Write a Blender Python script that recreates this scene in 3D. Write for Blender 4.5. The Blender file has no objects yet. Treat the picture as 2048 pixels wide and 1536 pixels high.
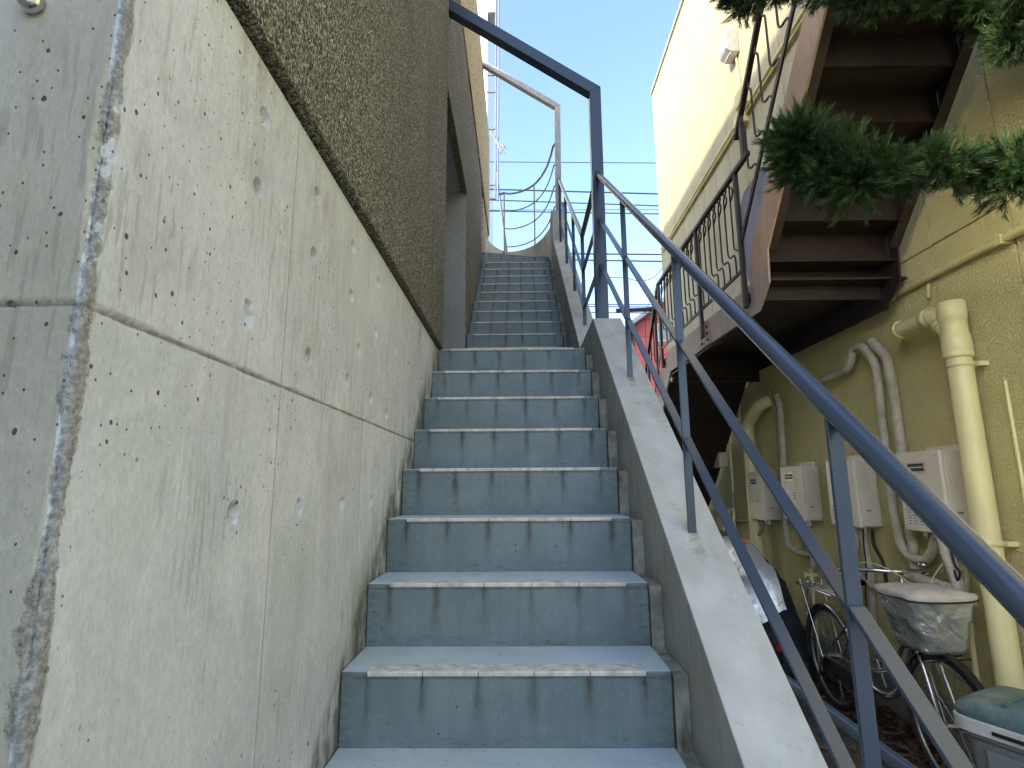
import bpy, bmesh, math, random
import numpy as np
from mathutils import Vector, Matrix, noise
random.seed(7)
S = bpy.context.scene
C = S.collection
# ---------------------------------------------------------------- camera, light, exposure
cam = bpy.data.cameras.new('camera')
cam.sensor_width = 36.0
cam.lens = 1095.9 / 2048 * 36.0
cam.clip_start = 0.02
cam.clip_end = 3000
cam_o = bpy.data.objects.new('camera', cam)
C.objects.link(cam_o)
_F = Vector((-0.0132256, 0.9832558, 0.18175)); _R = Vector((0.9998744, 0.0145921, -0.0061833)); _U = Vector((0.0087318, -0.1816455, 0.9833253))
cam_o.matrix_world = Matrix(((_R.x, _U.x, -_F.x, 0.0), (_R.y, _U.y, -_F.y, 0.0), (_R.z, _U.z, -_F.z, 1.5), (0, 0, 0, 1)))
S.camera = cam_o
SUN_EL = math.radians(26)
SUN_DIR = Vector((-0.857, -0.515, 0)).normalized()          # towards the sun, horizontally
W = bpy.data.worlds.new('World'); S.world = W; W.use_nodes = True
nt = W.node_tree
sky = nt.nodes.new('ShaderNodeTexSky'); sky.sky_type = 'NISHITA'; sky.sun_disc = False
sky.sun_elevation = SUN_EL
sky.sun_rotation = math.atan2(SUN_DIR.x, SUN_DIR.y)
sky.air_density = 1.0; sky.dust_density = 1.9; sky.ozone_density = 2.4
nt.links.new(sky.outputs[0], nt.nodes['Background'].inputs[0])
nt.nodes['Background'].inputs[1].default_value = 0.15
sun = bpy.data.lights.new('sun', 'SUN'); sun.energy = 2.0; sun.angle = math.radians(1.4); sun.color = (1.0, 0.93, 0.80)
sun_o = bpy.data.objects.new('sun', sun); C.objects.link(sun_o)
sun_o.rotation_euler = Vector((SUN_DIR.x * math.cos(SUN_EL), SUN_DIR.y * math.cos(SUN_EL), math.sin(SUN_EL))).to_track_quat('Z', 'Y').to_euler()
sun_o.location = (-8, -8, 9)
S.view_settings.view_transform = 'Standard'; S.view_settings.look = 'None'
S.view_settings.gamma = 1.0; S.view_settings.use_curve_mapping = False
S.view_settings.exposure = 2.1
S.render.engine = 'CYCLES'
S.cycles.max_bounces = 8; S.cycles.diffuse_bounces = 5

# ---------------------------------------------------------------- mesh helper
def V(*a): return Vector(a)
ORG = {}
class MB:
    def __init__(s): s.v = []; s.f = []; s.sm = []
    def add(s, vs, fs, sm=False):
        n = len(s.v); s.v += [tuple(v) for v in vs]; s.f += [tuple(i + n for i in f) for f in fs]; s.sm += [sm] * len(fs); return s
    def box(s, x0, y0, z0, x1, y1, z1):
        vs = [(x, y, z) for z in (z0, z1) for y in (y0, y1) for x in (x0, x1)]
        return s.add(vs, [(0, 2, 3, 1), (4, 5, 7, 6), (0, 1, 5, 4), (2, 6, 7, 3), (0, 4, 6, 2), (1, 3, 7, 5)])
    def obox(s, c, ax, ay, az):
        c = Vector(c); ax = Vector(ax); ay = Vector(ay); az = Vector(az)
        vs = [c + ax * i + ay * j + az * k for k in (-1, 1) for j in (-1, 1) for i in (-1, 1)]
        return s.add(vs, [(0, 2, 3, 1), (4, 5, 7, 6), (0, 1, 5, 4), (2, 6, 7, 3), (0, 4, 6, 2), (1, 3, 7, 5)])
    def bar(s, a, b, w, t, side=(1, 0, 0)):
        a = Vector(a); b = Vector(b); d = (b - a).normalized(); sd = Vector(side); sd = (sd - d * sd.dot(d)).normalized(); u = sd.cross(d)
        return s.obox((a + b) / 2, sd * w / 2, d * (b - a).length / 2, u * t / 2)
    def prism(s, poly, axis, a, b):
        n = len(poly)
        def mk(p, q):
            if axis == 0: return (q, p[0], p[1])
            if axis == 1: return (p[0], q, p[1])
            return (p[0], p[1], q)
        vs = [mk(p, a) for p in poly] + [mk(p, b) for p in poly]
        fs = [tuple(range(n)), tuple(reversed(range(n, 2 * n)))] + [(i, i + n, (i + 1) % n + n, (i + 1) % n) for i in range(n)]
        return s.add(vs, fs)
    def tube(s, pts, r, n=8, closed=False, cap=True, sq=None):
        pts = [Vector(p) for p in pts]; m = len(pts)
        if not hasattr(r, '__len__'): r = [r] * m
        T = []
        for i in range(m):
            a = pts[i - 1] if (i > 0 or closed) else pts[i]; b = pts[(i + 1) % m] if (i < m - 1 or closed) else pts[i]
            T.append((b - a).normalized())
        u = Vector((0, 0, 1)) if abs(T[0].z) < .9 else Vector((1, 0, 0))
        u = (u - T[0] * u.dot(T[0])).normalized()
        vs = []
        for i in range(m):
            u = (u - T[i] * u.dot(T[i]))
            u = u.normalized() if u.length > 1e-6 else T[i].orthogonal().normalized()
            w = T[i].cross(u)
            k = 1.0
            if 0 < i < m - 1 or closed:
                a = (pts[i] - pts[i - 1]).normalized(); b = (pts[(i + 1) % m] - pts[i]).normalized()
                k = 1 / max(.6, math.sqrt(max(0.01, (1 + a.dot(b)) / 2)))
            for j in range(n):
                an = 2 * math.pi * j / n
                vs.append(pts[i] + (u * math.cos(an) + w * math.sin(an)) * r[i] * (k if m > 2 else 1))
        fs = []
        for i in range(m if closed else m - 1):
            for j in range(n):
                a = i * n + j; b = i * n + (j + 1) % n; c = ((i + 1) % m) * n + (j + 1) % n; d = ((i + 1) % m) * n + j
                fs.append((a, b, c, d))
        s.add(vs, fs, True)
        if cap and not closed: s.add(vs[:n], [tuple(reversed(range(n)))]); s.add(vs[-n:], [tuple(range(n))])
        return s
    def lathe(s, prof, c, axis, n=24):
        ax = Vector(axis).normalized(); u = ax.orthogonal().normalized(); w = ax.cross(u); c = Vector(c)
        vs = [c + ax * h + (u * math.cos(2 * math.pi * j / n) + w * math.sin(2 * math.pi * j / n)) * r for r, h in prof for j in range(n)]
        fs = [(i * n + j, i * n + (j + 1) % n, (i + 1) * n + (j + 1) % n, (i + 1) * n + j) for i in range(len(prof) - 1) for j in range(n)]
        s.add(vs, fs, True); return s
    def build(s, name, mat, parent=None, org=None, bevel=0, fixn=True):
        o0 = Vector(org) if org is not None else (ORG.get(parent.name, Vector()) if parent else Vector())
        me = bpy.data.meshes.new(name)
        me.from_pydata([(v[0] - o0.x, v[1] - o0.y, v[2] - o0.z) for v in s.v], [], s.f)
        me.polygons.foreach_set('use_smooth', s.sm)
        if fixn:
            bm = bmesh.new(); bm.from_mesh(me); bmesh.ops.recalc_face_normals(bm, faces=bm.faces); bm.to_mesh(me); bm.free()
        me.materials.append(mat); me.update()
        return link(name, me, parent, o0, bevel)
def link(name, me, parent, o0, bevel=0):
    o = bpy.data.objects.new(name, me); C.objects.link(o)
    o0 = Vector(o0)
    if parent:
        o.parent = parent; o.location = o0 - ORG.get(parent.name, Vector())
    else: o.location = o0
    ORG[o.name] = o0.copy()
    if bevel:
        md = o.modifiers.new('bevel', 'BEVEL'); md.width = bevel; md.segments = 2; md.limit_method = 'ANGLE'; md.angle_limit = math.radians(40)
    return o
def thing(name, loc, label, cat, group=None):
    o = bpy.data.objects.new(name, None); C.objects.link(o); o.location = loc; ORG[o.name] = Vector(loc); o.empty_display_size = .1
    return tag(o, label, cat, group)
def tag(o, label=None, cat=None, group=None, kind=None):
    if label: o['label'] = label
    if cat: o['category'] = cat
    if group: o['group'] = group
    if kind: o['kind'] = kind
    return o
def dup(o, off, parent=None):                      # shares mesh data; off = move
    c = o.copy(); C.objects.link(c)
    if parent is not None: c.parent = parent
    c.location = o.location + Vector(off); ORG[c.name] = ORG[o.name] + Vector(off)
    for ch in list(o.children):
        d = ch.copy(); C.objects.link(d); d.parent = c
        ORG[d.name] = ORG[ch.name] + Vector(off)
    return c
def smooth_path(pts, sub=6):
    pts = [Vector(p) for p in pts]; out = []
    P = [pts[0] * 2 - pts[1]] + pts + [pts[-1] * 2 - pts[-2]]
    for i in range(1, len(P) - 2):
        for k in range(sub):
            t = k / sub; a, b, c, d = P[i - 1], P[i], P[i + 1], P[i + 2]
            out.append(.5 * ((2 * b) + (c - a) * t + (2 * a - 5 * b + 4 * c - d) * t * t + (-a + 3 * b - 3 * c + d) * t ** 3))
    return out + [pts[-1]]
def round_path(pts, r=.03, k=4):
    pts = [Vector(p) for p in pts]; out = [pts[0]]
    for i in range(1, len(pts) - 1):
        a, b, c = pts[i - 1], pts[i], pts[i + 1]
        ra = min(r, (a - b).length * .45); rc = min(r, (c - b).length * .45)
        p = b + (a - b).normalized() * ra; q = b + (c - b).normalized() * rc
        for j in range(k + 1):
            t = j / k; out.append(p * (1 - t) ** 2 + b * 2 * t * (1 - t) + q * t * t)
    return out + [pts[-1]]

# ---------------------------------------------------------------- materials
class N:
    def __init__(s, name):
        s.m = bpy.data.materials.new(name); s.m.use_nodes = True; s.t = s.m.node_tree; s.b = s.t.nodes['Principled BSDF']
        s.pos = s.t.nodes.new('ShaderNodeNewGeometry').outputs['Position']
        s.obj = s.t.nodes.new('ShaderNodeTexCoord').outputs['Object']
    def nd(s, t, **k):
        n = s.t.nodes.new(t)
        for a, b in k.items(): setattr(n, a, b)
        return n
    def lk(s, a, b):
        if hasattr(a, 'is_linked') or hasattr(a, 'links'): s.t.links.new(a, b)
        else: b.default_value = a
    def math(s, op, a, b=0.0, c=0.0, clamp=False):
        n = s.nd('ShaderNodeMath', operation=op, use_clamp=clamp); s.lk(a, n.inputs[0]); s.lk(b, n.inputs[1])
        if len(n.inputs) > 2: s.lk(c, n.inputs[2])
        return n.outputs[0]
    def mapv(s, src, scale):
        n = s.nd('ShaderNodeVectorMath', operation='MULTIPLY'); s.lk(src, n.inputs[0]); n.inputs[1].default_value = scale; return n.outputs[0]
    def addv(s, src, b):
        n = s.nd('ShaderNodeVectorMath', operation='ADD'); s.lk(src, n.inputs[0]); s.lk(b, n.inputs[1]); return n.outputs[0]
    def noise(s, src, scale, stretch=(1, 1, 1), detail=4, rough=.6, dist=0.0):
        n = s.nd('ShaderNodeTexNoise'); s.lk(s.mapv(src, tuple(scale * q for q in stretch)), n.inputs['Vector']); n.inputs['Scale'].default_value = 1
        n.inputs['Detail'].default_value = detail; n.inputs['Roughness'].default_value = rough; n.inputs['Distortion'].default_value = dist
        return n.outputs[0]
    def voro(s, src, scale, stretch=(1, 1, 1), out='Distance', feat='F1', rnd=1.0, d2=False):
        n = s.nd('ShaderNodeTexVoronoi', feature=feat)
        if d2: n.voronoi_dimensions = '2D'
        s.lk(s.mapv(src, tuple(scale * q for q in stretch)), n.inputs['Vector']); n.inputs['Scale'].default_value = 1
        n.inputs['Randomness'].default_value = rnd
        return n.outputs[out]
    def rng(s, v, a, b, c=0.0, d=1.0):
        n = s.nd('ShaderNodeMapRange'); n.interpolation_type = 'SMOOTHSTEP' if a != b else 'LINEAR'
        s.lk(v, n.inputs[0]); n.inputs[1].default_value = a; n.inputs[2].default_value = b; n.inputs[3].default_value = c; n.inputs[4].default_value = d
        return n.outputs[0]
    def mix(s, f, a, b, mode='MIX'):
        n = s.nd('ShaderNodeMix', data_type='RGBA', blend_type=mode); n.clamp_factor = True
        s.lk(f, n.inputs[0])
        for v, i in ((a, 6), (b, 7)):
            if isinstance(v, tuple): n.inputs[i].default_value = (*v, 1)
            else: s.lk(v, n.inputs[i])
        return n.outputs[2]
    def xyz(s, v):
        n = s.nd('ShaderNodeSeparateXYZ'); s.lk(v, n.inputs[0]); return n.outputs
    def fin(s, col, rough=.8, metal=0.0, bump=None, bs=.3, bd=.01, spec=.5, coat=0):
        if isinstance(col, tuple): s.b.inputs['Base Color'].default_value = (*col, 1)
        else: s.lk(col, s.b.inputs['Base Color'])
        s.lk(rough, s.b.inputs['Roughness']); s.lk(metal, s.b.inputs['Metallic']); s.b.inputs['Specular IOR Level'].default_value = spec
        if coat: s.b.inputs['Coat Weight'].default_value = coat; s.b.inputs['Coat Roughness'].default_value = .15
        if bump is not None:
            n = s.nd('ShaderNodeBump'); n.inputs['Strength'].default_value = bs; n.inputs['Distance'].default_value = bd
            s.lk(bump, n.inputs['Height']); s.t.links.new(n.outputs[0], s.b.inputs['Normal'])
        return s.m
def simple(name, c, rough=.5, metal=0.0, var=.15, scale=14, dirt=None, dscale=5, damt=.5, bump=0, bscale=60, spec=.5, stretch=(1, 1, .4), coat=0):
    n = N(name); f = n.noise(n.pos, scale, detail=5)
    col = n.mix(n.rng(f, .3, .7), tuple(x * (1 - var) for x in c), tuple(min(1, x * (1 + var)) for x in c))
    if dirt:
        g = n.noise(n.pos, dscale, stretch, detail=8, rough=.68)
        col = n.mix(n.rng(g, .48, .72, 0, damt), col, dirt)
    r = n.rng(n.noise(n.pos, scale * .7, detail=4), .3, .7, rough * .85, min(1, rough * 1.15))
    return n.fin(col, r, metal, n.noise(n.pos, bscale, detail=3) if bump else None, bump or .1, .004, spec, coat)

M = {}
def concrete(name, c, streak, dark, left=False):
    n = N(name); x, y, z = n.xyz(n.pos)
    big = n.noise(n.pos, 1.6, detail=6, rough=.6)
    col = n.mix(n.rng(big, .3, .7), tuple(q * .86 for q in c), tuple(q * 1.1 for q in c))
    col = n.mix(n.rng(n.noise(n.pos, 3.3, (1, 1, .5), 5), .45, .75, 0, .35), col, (c[0] * .93, c[1] * .95, c[2] * .80))
    # short vertical trowel / formwork streaks
    st = n.noise(n.pos, 1, (95, 95, 9), 3, .5); gate = n.noise(n.pos, 3.2, (1, 1, .8), 4, .6)
    stf = n.math('MULTIPLY', n.rng(st, .54, .61), n.rng(gate, .44, .58))
    col = n.mix(n.math('MULTIPLY', stf, .45), col, streak)
    ls = n.noise(n.pos, 1, (26, 26, .9), 5, .62)
    col = n.mix(n.rng(ls, .5, .76, 0, .24), col, streak)
    col = n.mix(n.rng(n.noise(n.pos, 1, (48, 48, 1.7), 4, .6), .54, .8, 0, .3), col, tuple(min(1, q * 1.25) for q in c))
    # every shutter panel came out a little different, with cloudy laitance
    pj = n.math('FLOOR', n.math('MULTIPLY', n.math('SUBTRACT', y, .511), 1.675)); pk = n.math('GREATER_THAN', z, 1.705)
    wn = n.nd('ShaderNodeTexWhiteNoise', noise_dimensions='2D'); cb = n.nd('ShaderNodeCombineXYZ'); n.lk(pj, cb.inputs[0]); n.lk(pk, cb.inputs[1]); n.lk(cb.outputs[0], wn.inputs[0])
    col = n.mix(n.math('MULTIPLY', wn.outputs[0], .22), col, tuple(q * .55 for q in c))
    cl_ = n.noise(n.pos, 5.5, (1, 1, .55), 7, .62, .9)
    col = n.mix(n.rng(cl_, .52, .68, 0, .38), col, tuple(min(.8, q * 1.28) for q in c))
    col = n.mix(n.rng(cl_, .47, .34, 0, .34), col, (c[0] * .62, c[1] * .60, c[2] * .50))
    # fine mottling
    fm = n.noise(n.pos, 70, (1, 1, .6), 6, .7)
    col = n.mix(n.rng(fm, .35, .65, 0, .26), col, tuple(q * .6 for q in c))
    f2 = n.noise(n.pos, 1, (210, 210, 90), 4, .7)
    col = n.mix(n.rng(f2, .52, .68, 0, .4), col, tuple(q * .55 for q in c)); col = n.mix(n.rng(f2, .46, .32, 0, .3), col, tuple(min(.85, q * 1.3) for q in c))
    # bug holes
    holes = 0.0
    wob = n.nd('ShaderNodeVectorMath', operation='SCALE')
    nn = n.nd('ShaderNodeTexNoise'); n.lk(n.pos, nn.inputs['Vector']); nn.inputs['Scale'].default_value = 30
    n.lk(nn.outputs[1], wob.inputs[0]); wob.inputs['Scale'].default_value = .006
    wp = n.addv(n.pos, wob.outputs[0])
    w3_ = n.xyz(wp); c2 = n.nd('ShaderNodeCombineXYZ'); n.lk(n.math('ADD', w3_[0], w3_[1]), c2.inputs[0]); n.lk(w3_[2], c2.inputs[1])
    for sc, r, prob in ((9, .030, .45), (19, .048, .36), (47, .07, .3)):
        vd = n.voro(c2.outputs[0], sc, (1, .8, 1), d2=True); vc = n.xyz(n.voro(c2.outputs[0], sc, (1, .8, 1), out='Color', d2=True))[0]
        h = n.math('MULTIPLY', n.rng(vd, r * .75, r * 1.1, 1, 0), n.math('LESS_THAN', vc, prob))
        holes = n.math('MAXIMUM', holes, h)
    holes = n.math('MULTIPLY', holes, n.rng(n.noise(n.pos, 2.6, detail=2), .42, .5))
    col = n.mix(n.math('MULTIPLY', holes, .88), col, dark)
    hgt = n.math('SUBTRACT', n.math('MULTIPLY', fm, .25), holes)
    if left:
        # rust-brown weather stains hanging under the pebble wall
        rs = n.noise(n.pos, 1, (5, 5, 2.2), 6, .7)
        top = n.rng(z, 1.9, 2.3)
        col = n.mix(n.math('MULTIPLY', n.math('MULTIPLY', n.rng(rs, .52, .68), top), .5), col, (.24, .19, .13))
        ef = n.noise(n.pos, 1, (7, 7, 1.6), 5, .6)
        col = n.mix(n.math('MULTIPLY', n.math('MULTIPLY', n.rng(ef, .42, .7), n.rng(z, 1.75, 2.25)), .55), col, (.62, .62, .62))
        # algae and grime that climbs from the stair line
        d = n.math('SUBTRACT', z, n.math('ADD', n.math('MULTIPLY', y, .795), -.27))
        al = n.math('MULTIPLY', n.rng(d, .02, .2, 1, 0), n.rng(n.noise(n.pos, 7, (1, 1, .35), 6, .7), .36, .62))
        col = n.mix(n.math('MULTIPLY', n.math('MULTIPLY', al, n.rng(y, 1.3, 1.9)), .7), col, (.16, .15, .05))
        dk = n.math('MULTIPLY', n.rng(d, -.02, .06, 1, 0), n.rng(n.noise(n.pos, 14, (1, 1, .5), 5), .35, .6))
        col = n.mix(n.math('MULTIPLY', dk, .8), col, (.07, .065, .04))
        # form joint grime
        jl = n.math('ABSOLUTE', n.math('SUBTRACT', z, 1.705)); w = n.math('MULTIPLY', n.noise(n.pos, 22, detail=5), .011)
        jm = n.rng(n.math('SUBTRACT', jl, w), -.0055, .0005, 1, 0)
        col = n.mix(n.math('MULTIPLY', jm, .8), col, (.17, .14, .11))
        for yy in (1.108, 1.706, 2.293):
            vm = n.rng(n.math('ABSOLUTE', n.math('SUBTRACT', y, yy)), .001, .0035, 1, 0)
            col = n.mix(n.math('MULTIPLY', n.math('MULTIPLY', vm, n.rng(n.noise(n.pos, 4, detail=4), .3, .55)), .55), col, (.17, .15, .12))
        # torn arris
        ed_ = n.math('ADD', n.math('ABSOLUTE', n.math('SUBTRACT', y, .592)), n.math('MAXIMUM', n.math('MULTIPLY', n.math('ADD', x, .4935), -.75), 0.0))
        ev_ = n.math('ADD', n.math('MULTIPLY', n.noise(n.pos, 6, detail=3), .045), n.math('MULTIPLY', n.noise(n.pos, 40, detail=5, rough=.75), .03))
        cn = n.rng(n.math('SUBTRACT', ed_, n.math('SUBTRACT', ev_, .0275)), -.003, .003, 1, 0)
        agg = n.noise(n.pos, 130, detail=4, rough=.7)
        col = n.mix(n.math('MULTIPLY', cn, .75), col, n.mix(n.rng(agg, .4, .6), (.13, .12, .10), (.34, .32, .28)))
        hgt = n.math('ADD', hgt, n.math('MULTIPLY', n.math('MULTIPLY', cn, agg), 3.0))
    return n.fin(col, n.rng(fm, .2, .8, .7, .95), 0, hgt, .55, .004, .35)
M['concrete'] = concrete('formed_concrete', (.63, .655, .67), (.25, .245, .215), (.035, .03, .02), True)
M['concrete_front'] = concrete('mossy_grey_concrete', (.53, .475, .36), (.25, .23, .17), (.03, .03, .02), True)
M['concrete_grey'] = concrete('weathered_concrete', (.30, .305, .275), (.14, .14, .11), (.03, .03, .025))
M['concrete_recess'] = concrete('recess_concrete', (.33, .34, .33), (.22, .22, .2), (.05, .05, .04))
def pebble(name, cols, s=115):
    n = N(name)
    wob = n.nd('ShaderNodeVectorMath', operation='SCALE'); nn = n.nd('ShaderNodeTexNoise'); n.lk(n.pos, nn.inputs['Vector']); nn.inputs['Scale'].default_value = 40
    n.lk(nn.outputs[1], wob.inputs[0]); wob.inputs['Scale'].default_value = .014
    p = n.addv(n.pos, wob.outputs[0])
    c = n.voro(p, s, (1, 1, .62), out='Color'); d = n.voro(p, s, (1, 1, .62)); g = n.xyz(c)
    r = n.nd('ShaderNodeValToRGB'); n.lk(g[0], r.inputs[0]); r.color_ramp.interpolation = 'LINEAR'
    e = r.color_ramp.elements; e[0].position = 0; e[0].color = (*cols[0], 1); e[1].position = 1; e[1].color = (*cols[-1], 1)
    for i, q in enumerate(cols[1:-1]): k = e.new((i + 1) / (len(cols) - 1)); k.color = (*q, 1)
    big = n.noise(n.pos, 2.4, (1, 1, .5), 5)
    col = n.mix(n.rng(d, .35, .75, 0, .75), r.outputs[0], tuple(q * .25 for q in cols[0]))
    col = n.mix(n.rng(big, .4, .7, 0, .35), col, tuple(q * .8 for q in cols[1]))
    col = n.mix(n.rng(n.noise(n.pos, 1, (9, 9, .8), 5, .65), .5, .75, 0, .45), col, tuple(q * .6 for q in cols[1]))
    h = n.math('SUBTRACT', n.math('MULTIPLY', g[1], .7), d)
    return n.fin(col, .8, 0, h, .9, .009, .3)
M['pebble'] = pebble('pebble_dash', [(.042, .036, .02), (.18, .158, .095), (.30, .268, .165), (.44, .415, .31), (.74, .72, .61)], 215)
M['pebble_lit'] = pebble('lit_pebble_dash', [(.30, .22, .10), (.56, .43, .22), (.72, .57, .32), (.80, .68, .44), (.88, .80, .62)], 90)  # pebble-dash brightened and warmed: light from opposite put into the colour
# painted stair
n = N('blue_grey_stair_paint'); x, y, z = n.xyz(n.pos); ox, oy, oz = n.xyz(n.obj)
oi = n.nd('ShaderNodeObjectInfo'); rv = n.math('MULTIPLY', oi.outputs['Random'], 37.0)
cx = n.nd('ShaderNodeCombineXYZ'); n.lk(rv, cx.inputs[0]); n.lk(rv, cx.inputs[2]); rp = n.addv(n.obj, cx.outputs[0])
col = n.mix(n.rng(n.noise(rp, 5, detail=6), .3, .7), (.135, .172, .175), (.185, .225, .225))
col = n.mix(n.rng(n.noise(n.pos, 1, (38, 38, 3), 4), .45, .75, 0, .3), col, (.105, .13, .13))
col = n.mix(n.rng(n.noise(n.pos, 60, detail=4), .55, .75, 0, .25), col, (.30, .34, .33))
j = n.math('PINGPONG', n.math('ADD', ox, .3775 + .151 * 4), .0755)               # 0 on every tile joint
jw = n.math('SUBTRACT', j, n.math('MULTIPLY', n.noise(rp, 14, detail=4), .035))
fade = n.rng(oz, -.19, -.0, .12, 1.0)
jn = n.noise(rp, 1, (30, 5, 5), 4, .7)
js = n.math('MULTIPLY', n.math('MULTIPLY', n.rng(jw, -.016, .006, 1, 0), n.math('MULTIPLY', fade, n.rng(jn, .30, .52))), n.math('LESS_THAN', oz, -.004))
core = n.math('MULTIPLY', n.math('MULTIPLY', n.rng(jw, -.020, -.008, 1, 0), n.rng(oz, -.13, -.01)), n.math('MULTIPLY', n.math('LESS_THAN', oz, -.004), n.rng(n.noise(rp, 1, (6, 6, 4), 3), .32, .52)))
amp = n.rng(n.noise(rp, 3.7, detail=2), .36, .58, .45, 1.0)
js = n.math('MULTIPLY', js, amp); core = n.math('MULTIPLY', core, amp)
col = n.mix(n.math('MULTIPLY', js, .8), col, (.06, .052, .036))
col = n.mix(n.math('MULTIPLY', core, .9), col, (.03, .024, .016))
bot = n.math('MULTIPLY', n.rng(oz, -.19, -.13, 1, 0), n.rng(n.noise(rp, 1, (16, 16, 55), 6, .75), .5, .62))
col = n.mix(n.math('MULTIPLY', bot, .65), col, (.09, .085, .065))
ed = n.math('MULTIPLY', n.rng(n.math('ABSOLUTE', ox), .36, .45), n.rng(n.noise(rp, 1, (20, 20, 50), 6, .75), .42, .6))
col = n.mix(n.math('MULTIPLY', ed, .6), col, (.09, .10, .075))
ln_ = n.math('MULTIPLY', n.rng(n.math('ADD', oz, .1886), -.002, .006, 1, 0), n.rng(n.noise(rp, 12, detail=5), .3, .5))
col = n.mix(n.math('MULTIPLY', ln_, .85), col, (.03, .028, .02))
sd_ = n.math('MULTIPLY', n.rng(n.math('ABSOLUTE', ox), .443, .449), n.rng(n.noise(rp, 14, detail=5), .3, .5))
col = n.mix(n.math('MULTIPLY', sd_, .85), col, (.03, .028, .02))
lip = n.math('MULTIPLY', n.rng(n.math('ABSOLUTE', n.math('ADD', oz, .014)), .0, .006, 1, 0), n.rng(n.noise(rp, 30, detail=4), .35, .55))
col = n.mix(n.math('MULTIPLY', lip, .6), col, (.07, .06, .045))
pl = n.rng(n.noise(rp, 1, (13, 13, 9), 6, .6, .4), .655, .668)
col = n.mix(n.math('MULTIPLY', pl, .85), col, (.15, .125, .09))
fleck = n.math('MULTIPLY', n.rng(n.voro(rp, 40), .12, .16, 1, 0), n.math('LESS_THAN', n.xyz(n.voro(rp, 40, out='Color'))[0], .09))
col = n.mix(fleck, col, (.08, .07, .05))
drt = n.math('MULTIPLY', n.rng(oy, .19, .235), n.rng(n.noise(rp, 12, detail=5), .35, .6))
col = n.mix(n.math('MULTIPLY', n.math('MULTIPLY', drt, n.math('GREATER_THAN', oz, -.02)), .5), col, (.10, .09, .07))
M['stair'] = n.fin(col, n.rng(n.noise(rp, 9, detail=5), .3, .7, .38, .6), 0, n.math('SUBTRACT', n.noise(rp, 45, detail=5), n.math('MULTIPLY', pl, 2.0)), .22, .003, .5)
n = N('sky_lit_tread_paint'); oi = n.nd('ShaderNodeObjectInfo')  # stair paint made paler on treads: overhead sky light put into the colour
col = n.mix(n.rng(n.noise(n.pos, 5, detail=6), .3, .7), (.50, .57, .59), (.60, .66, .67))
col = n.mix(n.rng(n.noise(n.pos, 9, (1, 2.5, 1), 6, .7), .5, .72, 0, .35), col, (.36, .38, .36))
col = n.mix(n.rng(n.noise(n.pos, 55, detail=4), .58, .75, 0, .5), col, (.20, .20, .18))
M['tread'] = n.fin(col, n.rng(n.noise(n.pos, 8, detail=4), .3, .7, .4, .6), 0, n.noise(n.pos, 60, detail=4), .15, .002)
M['tile'] = simple('nosing_tile', (.66, .60, .52), .6, var=.2, scale=22, dirt=(.16, .12, .08), dscale=30, damt=.55, bump=.15, bscale=180)
M['gutter'] = simple('grimy_concrete', (.27, .265, .22), .85, var=.3, scale=16, dirt=(.06, .055, .035), dscale=9, damt=.9, bump=.5, bscale=40, stretch=(2, 2, .6))
n = N('parapet_cement'); x, y, z = n.xyz(n.pos)
col = n.mix(n.rng(n.noise(n.pos, 4.5, detail=7, rough=.65), .3, .7), (.44, .45, .43), (.58, .585, .56))
col = n.mix(n.rng(n.noise(n.pos, 16, (1, 1, 1), 7, .75, .8), .56, .66, 0, .3), col, (.68, .68, .65))
col = n.mix(n.rng(n.noise(n.pos, 11, detail=7, rough=.72), .56, .7, 0, .4), col, (.25, .25, .22))
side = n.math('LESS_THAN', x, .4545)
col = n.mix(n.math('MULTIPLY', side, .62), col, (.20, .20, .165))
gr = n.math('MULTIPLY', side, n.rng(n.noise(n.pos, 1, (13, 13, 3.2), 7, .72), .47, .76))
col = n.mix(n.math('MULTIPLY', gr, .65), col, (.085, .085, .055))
sp = n.math('MULTIPLY', n.rng(n.voro(n.pos, 48), .06, .1, 1, 0), n.math('LESS_THAN', n.xyz(n.voro(n.pos, 48, out='Color'))[0], .25))
col = n.mix(n.math('MULTIPLY', sp, .7), col, (.12, .11, .09))
for y0_ in (.948, 1.787, 2.622):
    rx = n.math('SUBTRACT', n.math('ABSOLUTE', n.math('SUBTRACT', x, .54)), n.math('MULTIPLY', n.noise(n.pos, 30, detail=4), .03))
    ry = n.math('MULTIPLY', n.rng(y, y0_ - .14, y0_ - .01), n.math('LESS_THAN', y, y0_ + .012))
    st2 = n.math('MULTIPLY', n.math('MULTIPLY', n.rng(rx, -.006, .010, 1, 0), ry), n.rng(n.noise(n.pos, 26, detail=4), .3, .6))
    col = n.mix(n.math('MULTIPLY', st2, .7), col, (.20, .13, .08))
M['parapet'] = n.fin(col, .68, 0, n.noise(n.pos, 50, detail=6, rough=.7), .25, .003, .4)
M['steel'] = simple('dark_blue_grey_paint', (.046, .066, .100), .24, var=.03, scale=3, bump=.02, bscale=220, spec=.5)
M['steel_light'] = simple('light_grey_paint', (.36, .355, .35), .45, var=.1, scale=12, dirt=(.2, .17, .14), dscale=5, damt=.4, bump=.05)
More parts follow.
